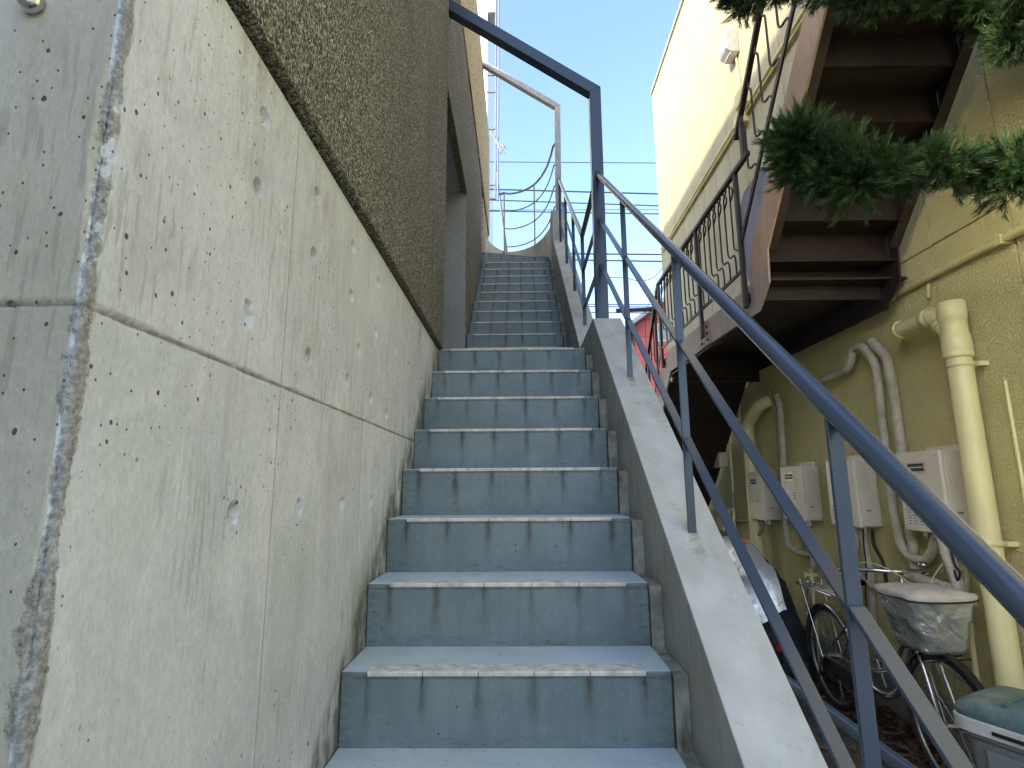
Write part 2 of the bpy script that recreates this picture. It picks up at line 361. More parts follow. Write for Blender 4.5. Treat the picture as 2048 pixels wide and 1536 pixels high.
# yellow stucco
n = N('yellow_stucco'); x, y, z = n.xyz(n.pos)
w1 = n.noise(n.pos, 72, (1, 1, 1.5), 3, .55, .35); w2 = n.noise(n.pos, 130, detail=3)
bp = n.math('ADD', n.rng(w1, .42, .62), n.math('MULTIPLY', w2, .25))
col = n.mix(n.rng(n.noise(n.pos, 2.2, detail=6), .3, .7), (.72, .645, .30), (.80, .725, .36))
col = n.mix(n.rng(n.noise(n.pos, 1, (14, 14, 1.2), 5, .65), .52, .8, 0, .4), col, (.46, .40, .17))
col = n.mix(n.math('MULTIPLY', n.rng(z, .2, 1.0, 1, 0), n.rng(n.noise(n.pos, 6, (1, 1, .5), 6, .7), .45, .65, 0, .5)), col, (.22, .20, .12))
col = n.mix(n.rng(w1, .62, .46, 0, .12), col, (.34, .30, .13))
M['stucco'] = n.fin(col, .75, 0, bp, .95, .006, .35)
M['siding'] = simple('cream_siding', (.37, .328, .195), .6, var=.05, scale=3, dirt=(.30, .25, .14), dscale=1, damt=.5, stretch=(16, 16, .7), bump=.08, bscale=30)
M['trim'] = simple('yellow_trim', (.62, .56, .25), .5, var=.08, scale=6, dirt=(.40, .34, .14), dscale=7, damt=.4)
M['pvc'] = simple('yellow_painted_pipe', (.76, .70, .36), .38, var=.05, scale=4, dirt=(.58, .52, .25), dscale=4, damt=.35, stretch=(4, 4, .7), bump=.04, bscale=120)
M['lag'] = simple('pipe_insulation_tape', (.47, .43, .34), .65, var=.16, scale=18, dirt=(.24, .19, .12), dscale=6, damt=.7, bump=.5, bscale=60)
M['lag_dark'] = simple('dirty_pipe_insulation', (.33, .29, .21), .7, var=.16, scale=18, dirt=(.17, .13, .08), dscale=8, damt=.7, bump=.5, bscale=60)
M['heater'] = simple('beige_enamel', (.68, .615, .49), .4, var=.05, scale=6, dirt=(.42, .36, .24), dscale=7, damt=.4)
M['heater_side'] = simple('grey_enamel', (.60, .555, .46), .45, var=.05, scale=6, dirt=(.34, .31, .23), dscale=7, damt=.4)
M['black'] = simple('black_plastic', (.012, .012, .013), .5, var=.3, spec=.4)
M['label'] = simple('white_sticker', (.66, .65, .60), .5, var=.05)
M['grey_print'] = simple('grey_print', (.22, .22, .21), .6)
M['teal'] = simple('teal_print', (.05, .30, .25), .5)
M['brown'] = simple('brown_steel_paint', (.024, .014, .012), .5, var=.2, scale=10, dirt=(.03, .016, .011), dscale=6, damt=.5, bump=.2, bscale=50)
n = N('tan_outer_steel'); x, y, z = n.xyz(n.pos)  # outer steel faces, tan and much paler than the brown parts
col = n.mix(n.rng(n.noise(n.pos, 3, (1, 1, .5), 7, .7), .35, .68), (.50, .27, .155), (.56, .40, .30))
col = n.mix(n.math('MULTIPLY', n.rng(z, 2.75, 2.95, 1, 0), .75), col, n.mix(n.rng(n.noise(n.pos, 1, (25, 25, 3), 6, .7), .4, .68), (.40, .34, .345), (.30, .23, .21)))
col = n.mix(n.rng(n.noise(n.pos, 1, (20, 20, 4), 6, .72), .56, .72, 0, .4), col, (.20, .10, .055))
M['far_grey'] = simple('far_grey_pipe', (.17, .175, .2), .6, var=.05)
M['tan'] = n.fin(col, .5, 0, n.noise(n.pos, 40, detail=4), .1, .003)
M['lav'] = simple('pale_lavender_sheet', (.50, .50, .66), .35, var=.04, scale=4)
M['chrome'] = simple('chrome', (.62, .62, .62), .18, metal=1, var=.1, scale=30, dirt=(.25, .2, .15), dscale=25, damt=.4)
M['alu'] = simple('dull_aluminium', (.5, .5, .49), .38, metal=.9, var=.1)
M['rubber'] = simple('black_rubber', (.018, .018, .018), .7, var=.3)
M['rim'] = simple('wheel_rim_alloy', (.42, .42, .41), .35, metal=.8)
n = N('silver_sheet'); wv = n.noise(n.pos, 6, (1, 1, .5), 4, .5, 1.0); w3 = n.noise(n.pos, 18, detail=3, dist=.8)
M['silver'] = n.fin(n.mix(n.rng(wv, .3, .7), (.62, .62, .62), (.8, .8, .8)), .32, .55, n.math('ADD', wv, n.math('MULTIPLY', w3, .35)), .9, .03)
n = N('silver_basket_cover'); wv = n.noise(n.pos, 6, detail=3, rough=.5, dist=1.0)
M['basket'] = n.fin(n.mix(n.rng(wv, .3, .7), (.42, .44, .44), (.62, .64, .64)), .26, .7, n.math('ADD', wv, n.math('MULTIPLY', n.voro(n.pos, 13, feat='F1'), .35)), .9, .03)
M['basket_lid'] = simple('dusty_cover_top', (.50, .46, .40), .7, var=.12, scale=9, dirt=(.33, .27, .2), dscale=9, damt=.5)
M['cloth'] = simple('black_cover_cloth', (.014, .015, .018), .75, var=.4, scale=7, bump=.4, bscale=14)
M['orange'] = simple('orange_tag', (.75, .13, .04), .5)
M['red'] = simple('red_plastic', (.35, .02, .02), .4)
M['lid'] = simple('teal_bin_lid', (.05, .115, .13), .5, var=.1, scale=6, dirt=(.26, .25, .19), dscale=5, damt=.75, stretch=(1, 1, 1))
M['rimw'] = simple('white_bin_rim', (.55, .55, .52), .5, var=.06, dirt=(.35, .33, .28), dscale=9, damt=.4)
M['bin'] = simple('grey_bin_body', (.17, .19, .19), .5, var=.06, dirt=(.11, .11, .10), dscale=8, damt=.4)
M['ground'] = simple('worn_asphalt', (.085, .078, .068), .9, var=.3, scale=5, dirt=(.035, .03, .025), dscale=2.5, damt=.8, stretch=(1, 1, 1), bump=.5, bscale=120)
M['plinth'] = simple('grey_cement_plinth', (.24, .24, .225), .85, var=.15, scale=6, dirt=(.10, .095, .07), dscale=6, damt=.7, bump=.3, bscale=60)
M['leaf'] = simple('dry_leaves', (.10, .048, .026), .75, var=.6, scale=30, dirt=(.17, .10, .055), dscale=24, damt=.7)
M['red_tile'] = simple('salmon_red_siding', (.62, .12, .10), .6, var=.08, scale=2)
M['joint'] = simple('dark_joint', (.13, .03, .03), .8)
M['roof'] = simple('grey_roof_metal', (.42, .40, .39), .6, var=.1)
M['white'] = simple('white_render', (.8, .77, .70), .7, var=.04)
M['glass'] = simple('window_glass', (.25, .27, .28), .1, var=.1)
M['wire'] = simple('wire_black', (.05, .055, .075), .6)
M['bark'] = simple('juniper_bark', (.085, .06, .04), .9, var=.3, scale=25, bump=.8, bscale=50)
n = N('juniper_foliage'); f = n.noise(n.pos, 9, detail=3); g = n.noise(n.pos, 60, detail=2)
col = n.mix(n.rng(f, .35, .65), (.010, .026, .009), (.034, .078, .020)); col = n.mix(n.rng(g, .45, .75, 0, .6), col, (.06, .10, .022))
M['foliage'] = n.fin(col, .55, 0, spec=.3)
M['dark_door'] = simple('dark_door_paint', (.03, .03, .032), .4)
# ================================================================ ground
G = MB(); G.box(-120, -60, -.3, 120, 300, 0); tag(G.build('ground', M['ground']), kind='structure')
G = MB(); G.box(-14, -14, .0, 20, -.35, .02); tag(G.build('bounce_slab', simple('bounce_slab_concrete', (.34, .32, .28), .9, var=.12, scale=3, bump=.3, bscale=60)), kind='structure')  # second slab is added behind the viewer to bounce sunlight onto risers and walls
Rr, Tt = .1886, .2372
Z0, Y0 = 1.0015, 1.603                        # nosing of the reference step
XL, XW = -.4938, .9
def nz(y): return Z0 + (y - Y0) * Rr / Tt
# ================================================================ left concrete building
bl = thing('concrete_building', (-.494, .586, 0), 'grey board-formed concrete building with pebble-dash upper walls rising left of the stairs', 'building')
holes = [(.955, .712), (.953, .56), (1.239, .708), (1.24, .551), (1.246, .301), (1.536, .709), (1.831, .707), (1.54, .554), (2.133, .543), (1.825, .523), (1.542, .298), (1.796, .287), (2.014, .265), (.961, -.043), (1.246, -.046), (1.547, -.048), (1.847, -.05), (2.141, -.053), (2.386, .525), (1.638, .414), (2.43, -.05), (2.43, .3), (2.73, .53), (2.73, .7), (2.73, .3), (2.43, .7)]
cols = []                                    # (x, y, nx, ny, s)
for k in range(12): cols.append((-1.0 + .38 * k / 12, .586, 0, -1))
for k in range(60): cols.append((-.62 + .117 * k / 60, .586, 0, -1))
for k in range(9):
    a = math.pi / 2 * k / 8; cols.append((-.502 + .008 * math.sin(a), .594 - .008 * math.cos(a), math.sin(a), -math.cos(a)))
y = .596
while y < 3.285: cols.append((-.494, y, 1, 0)); y += max(.003, .0036 * y)
cols.append((-.494, 3.29, 1, 0))
rows = list(np.linspace(0, .75, 20)) + list(np.arange(.76, 2.313, .0034)) + [2.315]
vs = []; nc = len(cols)
def fb(x, y, z, o=4):
    s = 0; a = 1
    for _ in range(o): s += a * noise.noise(Vector((x, y, z))); x *= 2.1; y *= 2.1; z *= 2.1; a *= .55
    return s
for z in rows:
    zr = z - 1.5
    wob = .008 * noise.noise(Vector((z * 3, 5, 1)))
    for (x, y, nx, ny) in cols:
        d = 0.0
        if nx == 1 or nx == 0:
            for (hy, hz) in holes if nx == 1 else []:
                if abs(hy - y) < .03 and abs(hz - zr) < .03:
                    q = math.hypot(hy - y, hz - zr) / .0165 + .12 * noise.noise(Vector((y * 90, z * 90, 0)))
                    if q < 1.15: d -= .020 * (1 if q < .9 else max(0, (1.15 - q) / .25))
            if nx == 1 and abs(.955 - y) < .04 and abs(.311 - zr) < .05:
                q = math.hypot((.955 - y) / .016, (.311 - zr) / .026) + .5 * noise.noise(Vector((y * 60, z * 60, 3)))
                if q < 1.1: d -= .016 * min(1, (1.1 - q) / .3)
            jz = abs(zr - .205 + wob * .5)
            big = max(0, noise.noise(Vector((y * 9 + x * 9, 2, 0))) + (.35 if y < 1.3 else -.1))
            wj = .0014 + .0022 * big
            if jz < wj * 2: d -= (.005 + .006 * big) * max(0, 1 - jz / (wj * 2)) * (1 + 1.2 * noise.noise(Vector((x * 150, y * 150, z * 150))))
            for vy in (1.108, 1.706, 2.293):
                if nx == 1 and abs(y - vy) < .006: d += .0016 * (1 - abs(y - vy) / .006)
        e = math.hypot(x + .494, y - .586)   # distance to the arris
        if e < .07:
            bite = .005 + .020 * max(0, fb(z * 4.5, 7, 0) + .12) 
            if e < bite: d -= .9 * (bite - e) * (.35 + 1.1 * abs(fb(x * 90, y * 90, z * 80, 4)))
        d += .0007 * noise.noise(Vector((x * 6, y * 6, z * 3)))
        vs.append((x + nx * d, y + ny * d, z))
fs = [(r * nc + c, r * nc + c + 1, (r + 1) * nc + c + 1, (r + 1) * nc + c) for r in range(len(rows) - 1) for c in range(nc - 1)]
m = MB(); m.add(vs, fs, True); fw = m.build('formed_wall', M['concrete'], bl, fixn=False); fw.data.materials.append(M['concrete_front'])
mi_ = [1 if (i % (nc - 1)) < 72 else 0 for i in range(len(fs))]; fw.data.polygons.foreach_set('material_index', mi_)
m = MB(); m.box(-3.2, .64, .0, -.56, 3.27, 2.30); m.build('wall_core', M['concrete_grey'], bl)
m = MB(); m.box(-.56, .60, 2.295, -.5, 3.27, 2.32); m.build('wall_ledge', M['concrete_grey'], bl)
# pebble-dash skin above: slightly proud, underside visible
PX = -.470
def pebble_face(name, x, y0, y1, z0, z1, mat, amp=.004, st=.02):
    ys = [y0]; 
    while ys[-1] < y1: ys.append(min(y1, ys[-1] + st * max(.45, ys[-1] * .4)))
    zs = list(np.arange(z0, z1, st * 1.2)) + [z1]
    vs = []; n_ = len(ys)
    for z in zs:
        for y in ys: vs.append((x + amp * noise.noise(Vector((y * 45, z * 45, 1))), y, z))
    vs2 = [(x - .06, ys[0], zs[0]), (x - .06, ys[-1], zs[0]), (x - .06, ys[-1], zs[-1]), (x - .06, ys[0], zs[-1])]
    m = MB(); m.add(vs, [(r * n_ + c, r * n_ + c + 1, (r + 1) * n_ + c + 1, (r + 1) * n_ + c) for r in range(len(zs) - 1) for c in range(n_ - 1)], True)
    k = len(m.v); m.v += vs2
    bot = tuple(range(n_)) ; m.f.append(tuple(reversed(bot)) + (k, k + 1)); m.sm.append(False)
    e0 = tuple(r * n_ for r in range(len(zs))); e1 = tuple(r * n_ + n_ - 1 for r in range(len(zs)))
    m.f.append(e0 + (k + 3, k)); m.sm.append(False); m.f.append(tuple(reversed(e1)) + (k + 1, k + 2)); m.sm.append(False)
    return m.build(name, mat, bl, fixn=False)
pebble_face('pebble_wall', PX, .60, 3.30, 2.33, 5.6, M['pebble'], .004, .016)
m = MB(); m.box(-3.2, .62, 2.322, PX - .05, 3.28, 5.6); m.build('wall_core', M['concrete_grey'], bl)
# doorway recess at the landing: far cheek, ceiling, back wall with door
m = MB(); m.box(-1.9, 4.86, 2.2917, -.4945, 5.0, 4.30); m.build('recess_cheek', M['concrete_recess'], bl)
m = MB(); m.box(-1.9, 3.27, 4.28, -.497, 4.855, 5.6); m.build('recess_ceiling', M['concrete_recess'], bl)
m = MB(); m.box(-2.0, 3.27, 2.2, -1.9, 5.0, 5.6); m.build('recess_back_wall', M['concrete_recess'], bl)
dr = MB(); dr.box(-1.895, 3.55, 2.2917, -1.86, 4.45, 4.2); d_ = dr.build('door', M['dark_door'], bl, org=(-1.86, 3.55, 2.2917)); h_ = MB(); h_.tube([(-1.85, 3.66, 3.3), (-1.82, 3.66, 3.3), (-1.82, 3.78, 3.3)], .01); h_.build('door_handle', M['chrome'], d_)
m = MB(); m.box(-1.9, 3.27, 2.05, -.47, 5.0, 2.29); m.build('recess_floor', M['gutter'], bl)
pebble_face('pebble_wall', -.488, 3.30, 4.87, 4.27, 5.6, M['pebble'], .004, .03)
pebble_face('pebble_wall', -.488, 4.87, 6.80, 2.2, 5.56, M['pebble'], .005, .03)
m = MB(); m.box(-3.2, 5.0, .0, -.55, 8.55, 5.6); m.build('wall_core', M['concrete_grey'], bl)
pebble_face('pebble_wall', -.494, 7.24, 8.56, 2.2, 5.56, M['pebble_lit'], .006, .04)
m = MB(); m.box(-.56, 6.80, 2.2, -.512, 7.24, 5.56); m.build('wall_joint_strip', M['concrete_recess'], bl)
pebble_face('pebble_upper_wall', -.478, 3.30, 8.56, 5.60, 7.36, M['pebble_lit'], .006, .04)
m = MB(); m.box(-3.2, .62, 5.6, -.54, 8.5, 7.36); m.build('wall_core', M['concrete_grey'], bl)
# added wall, out of view on the left: keeps sun off corner and handrail
bw = MB(); bw.box(-1.17, -4.0, 0, -1.0, .585, 3.0); o = tag(bw.build('sun_block_wall', M['concrete_grey'], bevel=.006), 'added grey concrete wall out of view on the left, blocking sun from the corner and handrail', 'wall')
kn = MB(); kn.lathe([(.0001, -.008), (.008, -.0068), (.0125, -.003), (.0145, .003), (.0145, .008), (.010, .010), (.010, .016)], (-.606, .574, 2.098), (0, 1, 0), 28)
tag(kn.build('metal_knob', M['chrome']), 'small round metal cap fixed to the front face of the concrete corner', 'wall cap')

# ================================================================ staircase
stc = thing('staircase', (0, Y0, 0), 'blue-grey painted outdoor staircase with tiled nosings climbing straight up to a curved top', 'stairs')
def step_mesh(x0, x1, depth, drop):
    m = MB(); m.box(x0, 0, -drop, x1, depth, 0); me_o = m; return me_o
TX0, TWD = -.4938 + .068, .151
def tiles_for(step, org, right=False):
    o0 = None
    for k in range(5):
        m = MB(); a = TX0 + TWD * k + .0012 + .006; b = a + TWD - .0024
        m.prism([(-.0065, -.0085), (-.008, .001), (-.0055, .0042), (.056, .0042), (.056, -.001), (0.0, -.001), (0.0, -.0085)], 0, a, b)
        m.v = [(v[0], v[1] + org[1], v[2] + org[2]) for v in m.v]
        m.build('nosing_tile', M['tile'], step, bevel=.0012)
rnd = random.Random(3)
def add_step(yn, zn, depth, drop, x0=XL, x1=XL + XW, tiles=True):
    org = (XL + XW / 2, yn, zn)
    m = MB(); m.box(x0 + .001, yn, zn - drop, x1, yn + depth, zn)
    s = m.build('step', M['stair'], stc, org=org, bevel=.004)
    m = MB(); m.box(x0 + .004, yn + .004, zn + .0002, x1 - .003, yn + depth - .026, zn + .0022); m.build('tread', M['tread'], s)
    if tiles: tiles_for(s, org)
    return s
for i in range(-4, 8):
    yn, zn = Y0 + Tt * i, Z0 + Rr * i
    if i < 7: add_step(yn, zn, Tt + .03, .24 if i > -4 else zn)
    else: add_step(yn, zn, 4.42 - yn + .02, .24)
for j in range(-2, 9):
    yn, zn = 4.9009 + Tt * j, 2.8738 + Rr * j
    if j == -2: zn = 2.4836
    add_step(yn, zn, Tt + .03, .22, XL + .012, XL + XW + .004)
# small grimy channel blocks along the right side of every tread
for i in list(range(-4, 7)):
    yn, zn = Y0 + Tt * i, Z0 + Rr * i
    m = MB(); m.box(.410, yn + .008, max(0, zn - .26), .4525, yn + Tt + .02, zn - .010)
    m.build('channel_block', M['gutter'], stc, bevel=.003)
m = MB(); m.box(.410, 3.27, 2.05, .4525, 4.45, 2.283); m.build('channel_block', M['gutter'], stc, bevel=.003)
for j in range(-2, 9):
    yn, zn = 4.9009 + Tt * j, 2.8738 + Rr * j
    m = MB(); m.box(.4145, yn + .008, zn - .26, .4545, yn + Tt + .02, zn - .008); m.build('channel_block', M['gutter'], stc, bevel=.003)
# winders that turn left behind the wall
for poly, z in (([(-.488, 6.862), (.20, 7.03), (.41, 7.04), (.47, 7.3), (.30, 8.1), (-.2, 8.3), (-.49, 8.1)], 4.565), ([(-.49, 7.55), (-.18, 7.72), (.02, 8.26), (-.19, 8.3), (-.49, 8.1)], 4.75)):
    m = MB(); m.prism(poly, 2, z - .24, z); m.build('winder_step', M['stair'], stc, org=(0, 7.0, z), bevel=.003)
m = MB(); m.box(-.48, 6.9, 3.9, .45, 7.6, 4.32); m.build('stair_slab', M['gutter'], stc)
m = MB(); m.prism([(4.42, 2.25), (4.42, 1.9), (7.0, 3.95), (7.0, 4.25)], 0, -.48, .45); m.build('stair_slab', M['gutter'], stc)

# ================================================================ parapets
XI, XO = .453, .626
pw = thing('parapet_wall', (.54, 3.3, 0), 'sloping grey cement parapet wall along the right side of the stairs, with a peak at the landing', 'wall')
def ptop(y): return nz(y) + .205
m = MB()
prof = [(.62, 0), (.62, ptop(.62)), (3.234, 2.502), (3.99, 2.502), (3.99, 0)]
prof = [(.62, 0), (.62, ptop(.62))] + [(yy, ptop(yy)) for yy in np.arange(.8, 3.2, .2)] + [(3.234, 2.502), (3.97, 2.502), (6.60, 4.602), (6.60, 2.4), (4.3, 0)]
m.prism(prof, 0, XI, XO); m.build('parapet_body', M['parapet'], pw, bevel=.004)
m = MB(); m.box(XI - .02, 6.62, 3.2, XO, 6.86, 5.02); m.build('parapet_pillar', M['parapet'], pw, bevel=.006)
cp = thing('curved_parapet', (0, 7.5, 4.3), 'curved cream concrete parapet sweeping round the top turn of the stairs', 'wall')
arc = [(.54, 6.80), (.525, 7.0), (.50, 7.24), (.46, 7.50), (.40, 7.73), (.33, 7.91), (.25, 8.05), (.14, 8.17), (.02, 8.25), (-.10, 8.29), (-.20, 8.28), (-.30, 8.19), (-.38, 8.05), (-.46, 7.86), (-.56, 7.58)]
arc = [tuple(p) for p in smooth_path([(a, b, 0) for a, b in arc], 4)]
vs = []
for (x, y, _), nx_ in zip(arc, arc[1:] + arc[-1:]):
    c = Vector((0, 7.3, 0)); d = (Vector((x, y, 0)) - c).normalized()
    vs += [(x, y, 4.25), (x, y, 5.2), (x + d.x * .12, y + d.y * .12, 5.2), (x + d.x * .12, y + d.y * .12, 4.25)]
m = MB(); n_ = len(arc)
m.add(vs, [(i * 4 + k, i * 4 + (k + 1) % 4, i * 4 + 4 + (k + 1) % 4, i * 4 + 4 + k) for i in range(n_ - 1) for k in range(4)] + [(0, 1, 2, 3), (n_ * 4 - 4, n_ * 4 - 1, n_ * 4 - 2, n_ * 4 - 3)])
m.build('parapet_body', simple('cream_cement', (.56, .53, .44), .8, var=.12, scale=5, dirt=(.26, .23, .16), dscale=5, damt=.5, bump=.2), cp)

# ================================================================ frames
def frame(name, pts, w, mat, label, foot):
    t = thing(name, pts[0], label, 'steel portal', 'square steel portals over the stairs')
    a, b, c = [Vector(p) for p in pts]; h = w / 2
    d = (c - b).normalized(); up = Vector((-d.z, 0, d.x)); up = up if up.z > 0 else -up
    # mitred post and beam, one prism each
    mi = b + Vector((h, 0, 0)) ; 
    k = (up + Vector((1, 0, 0))).normalized(); k = k * (h / k.dot(up))
    po = [(a.x - h, a.z), (a.x + h, a.z), (b.x + k.x, b.z + k.z), (b.x - k.x, b.z - k.z)]
    m = MB(); m.prism(po, 1, a.y - h, a.y + h); m.build('post', mat, t, bevel=.003)
    be = [(b.x + k.x, b.z + k.z), (b.x - k.x, b.z - k.z), (c.x - up.x * h, c.z - up.z * h), (c.x + up.x * h, c.z + up.z * h)]
    m = MB(); m.prism([(x - .0004, z) for x, z in be], 1, a.y - h, a.y + h); m.build('beam', mat, t, bevel=.003)
    m = MB(); m.box(a.x - h - foot, a.y - h - foot, a.z, a.x + h + foot, a.y + h + foot, a.z + .008); m.build('base_plate', mat, t)
    return t
frame('steel_portal', [(.54, 3.42, 2.500), (.545, 3.42, 4.205), (-.50, 3.42, 4.93)], .078, M['steel'], 'dark blue-grey square steel post and sloping beam crossing over the landing edge', .004)
frame('steel_portal', [(.545, 6.80, 5.015), (.563, 6.80, 6.66), (-.49, 6.80, 7.38)], .078, M['steel_light'], 'light grey square steel post and sloping beam crossing over the top of the stairs', .002)

# ================================================================ right railing
rl = thing('stair_railing', (.54, 3.3, 2.5), 'dark blue-grey steel railing with round handrail and two flat mid rails on the parapet', 'railing')
XR = .54
def off_line(o, y0, y1): return [(XR, y0, nz(y0) + o), (XR, y1, nz(y1) + o)]
m = MB(); m.tube([(XR, .30, nz(.30) + 1.145), (XR, 3.385, nz(3.385) + 1.145)], .0180, 24); m.build('handrail', M['steel'], rl)
m = MB(); m.tube([(XR, 3.455, 3.556), (XR, 4.318, 3.562)], .02, 16); m.build('handrail', M['steel'], rl)
m = MB(); m.tube([(XR, 4.322, 3.567), (.556, 6.76, 5.55)], .02, 16); m.build('handrail', M['steel'], rl)
for o in (.822, .498):
    ys = [.30, .948, 1.787, 2.622, 3.385]
    for a, b in zip(ys[:-1], ys[1:]):
        m = MB(); m.bar((XR, a + (.006 if a > .4 else 0), nz(a) + o), (XR, b - .006, nz(b) + o), .027, .008); m.build('mid_rail', M['steel'], rl, bevel=.0012)
    dz = 3.556 - (nz(3.385) + 1.145) 
    zl = nz(3.385) + o + .01
    m = MB(); m.bar((XR, 3.46, zl), (XR, 4.31, zl), .027, .008); m.build('mid_rail', M['steel'], rl)
    m = MB(); m.bar((XR, 4.33, zl), (.556, 6.76, zl + 1.983), .027, .008); m.build('mid_rail', M['steel'], rl)
for y in (.948, 1.787, 2.622):
    m = MB(); m.box(XR - .013, y - .0045, ptop(y) - .01, XR + .013, y + .0045, nz(y) + 1.13); m.build('post', M['steel'], rl, bevel=.0012)
for y in (4.32, 5.0, 5.74, 6.50):
    zt = 3.56 + (y - 4.32) * .8135; zb = max(2.50, 2.502 + (y - 3.97) * .7985)
    m = MB(); m.box(XR - .015, y - .005, zb - .01, XR + .015, y + .005, zt); m.build('post', M['steel'], rl)
# curved guard railing at the top
cr = thing('curved_railing', (.5, 7.2, 5.2), 'thin light grey curved guard railing above the curved parapet at the top turn', 'railing')
def arcz(z, off=.06):
    return [(x, y + .0, z) for (x, y, _) in arc[2:-14]]
ar = [(.545, 6.93)] + [(x * .97, 7.3 + (y - 7.3) * .98) for x, y, _ in arc if y > 6.98 and x > -.245]
rz_ = [p[2] for p in [(-0.302,8.200,6.205),(-0.303,8.200,5.897),(-0.303,8.200,5.584),(-0.304,8.200,5.275)]]

for z, r in zip(rz_, (.017, .010, .010, .010)):
    m = MB(); m.tube([(x, y, z) for x, y in ar] + ([(-.30, 8.30, z)] if r > .011 else []), r, 8); m.build('handrail' if r > .011 else 'mid_rail', M['steel_light'], cr)
for k in (min(range(len(ar)), key=lambda i: abs(ar[i][0] - .255)), len(ar) - 1):
    x, y = ar[k]
    m = MB(); m.tube([(x, y, 5.15), (x, y, rz_[0])], .012, 8); m.build('post', M['steel_light'], cr)
# low horizontal barrier rail outside the parapet
br = thing('barrier_rail', (.95, 1.8, 0), 'low dark blue-grey pipe rail standing beside the bicycle behind the parapet', 'rail')
m = MB(); m.tube(round_path([(.95, 3.1, 0), (.95, 3.1, .80), (.95, .5, .80), (.95, .5, 0)], .10, 6), .0215, 16); m.build('pipe', M['steel'], br)
m = MB(); m.tube([(.95, 1.60, 0), (.95, 1.60, .785)], .018, 12); m.build('post', M['steel'], br)

# ================================================================ yellow building
XB = 2.45
yb = thing('yellow_building', (XB, 3, 0), 'yellow stucco building with cream panel siding upstairs on the right of the stairs', 'building')
pan = [(-.5, .55), (.55, 1.6), (1.6, 2.565), (2.565, 3.085), (3.085, 3.62), (3.62, 4.6), (4.6, 5.6), (5.6, 6.6), (6.6, 7.7), (7.7, 8.78)]
for a, b in pan:
    m = MB(); m.box(XB, a + .004, .28, XB + .12, b - .004, 2.876); m.build('stucco_panel', M['stucco'], yb, bevel=.004)
for a, b in pan[:5]:
    m = MB(); m.box(XB, a + .004, 2.884, XB + .12, b - .004, 5.4); m.build('stucco_panel', M['stucco'], yb, bevel=.004)
m = MB(); m.box(XB + .02, -.5, .1, XB + 5, 8.76, 8.38); m.build('wall_core', M['stucco'], yb)
m = MB(); m.box(XB - .05, -.5, 0, XB + .2, 8.80, .275); m.build('plinth', M['plinth'], yb, bevel=.006)
yy = 3.62; k = 0
while yy < 8.7:
    b = min(8.79, yy + .4335); m = MB(); m.box(XB - .004, yy + .005, 2.884, XB + .1, b - .005, 5.36); m.build('siding_panel', M['siding'], yb, bevel=.003)
    m = MB(); m.box(XB - .004, yy + .005, 5.364, XB + .1, b - .005, 8.42); m.build('siding_panel', M['siding'], yb, bevel=.003); yy = b
yy = 3.62
while yy > -.4:
    m = MB(); m.box(XB - .004, yy - .43, 5.41, XB + .1, yy - .0035, 8.42); m.build('siding_panel', M['siding'], yb, bevel=.003); yy -= .4335
m = MB(); m.box(XB - .035, -.5, 8.42, XB + 5, 8.83, 8.47); m.build('roof_edge', M['steel_light'], yb, bevel=.004)
m = MB(); m.box(XB - .012, 8.775, 2.9, XB + .05, 8.80, 8.42); m.build('corner_trim', M['siding'], yb)
# ledge conduit, light, boxes on the siding
tr = thing('wall_conduit', (XB, 5, 5.4), 'long yellow conduit pair running along the cream siding', 'conduit')
for dz, r in ((0, .024), (-.055, .014)):
    m = MB(); m.tube([(XB - .03, 8.7, 5.40 + dz), (XB - .03, 3.2, 5.40 + dz)], r, 8); m.build('pipe', M['trim'], tr)
m = MB(); m.tube([(XB - .02, 5.28, 5.43), (XB - .02, 5.34, 6.16)], .011, 8); m.build('pipe', M['trim'], tr)
for (y_, z_, h_, w_) in ((5.20, 5.52, .09, .08), (5.28, 5.33, .07, .075)):
    m = MB(); m.box(XB - .11, y_ - w_, z_ - h_, XB - .004, y_ + w_, z_ + h_ * .8); m.build('junction_box', M['trim'], tr, bevel=.006)
lt = thing('wall_light', (XB, 5.36, 6.2), 'grey half-round wall light on the cream siding near the roof', 'wall light')
m = MB(); m.prism([(XB - .004, 6.16), (XB - .10, 6.16), (XB - .15, 6.20), (XB - .165, 6.28), (XB - .15, 6.42), (XB - .004, 6.44)], 1, 5.27, 5.47); m.build('lamp_housing', M['alu'], lt, bevel=.012)
m = MB(); m.box(XB - .11, 5.29, 6.150, XB - .02, 5.45, 6.158); m.build('lamp_lens', M['label'], lt)
cb = thing('lower_conduit', (XB, 3, 2.69), 'thin yellow conduit running along the stucco under the panel joint', 'conduit')
m = MB(); m.tube(round_path([(XB - .03, 1.5, 2.692), (XB - .03, 5.55, 2.692), (XB - .03, 5.7, 2.50), (XB - .03, 6.05, 2.48), (XB - .03, 6.12, 2.1)], .05), .021, 10); m.build('pipe', M['trim'], cb)
for y_ in (2.6, 3.45, 4.3, 5.2):
    m = MB(); m.box(XB - .056, y_ - .02, 2.665, XB, y_ + .02, 2.717); m.build('clip', M['trim'], cb, bevel=.003)
m = MB(); m.tube([(XB - .02, 3.12, 2.66), (XB - .02, 3.14, 2.58)], .012, 8); m.build('pipe_stub', M['trim'], cb)
# wall gadgets seen between the balusters
for y_, z_, lab in ((4.75, 4.35, 'cream box on the siding behind the upper stair railing, nearest the flight'), (4.15, 4.05, 'cream box on the siding behind the stair railing, just above the lavender sheet')):
    m = MB(); m.box(XB - .13, y_ - .09, z_ - .16, XB - .005, y_ + .09, z_ + .16); tag(m.build('meter_box', M['trim'], bevel=.01), lab, 'meter box', 'meter boxes on the siding')

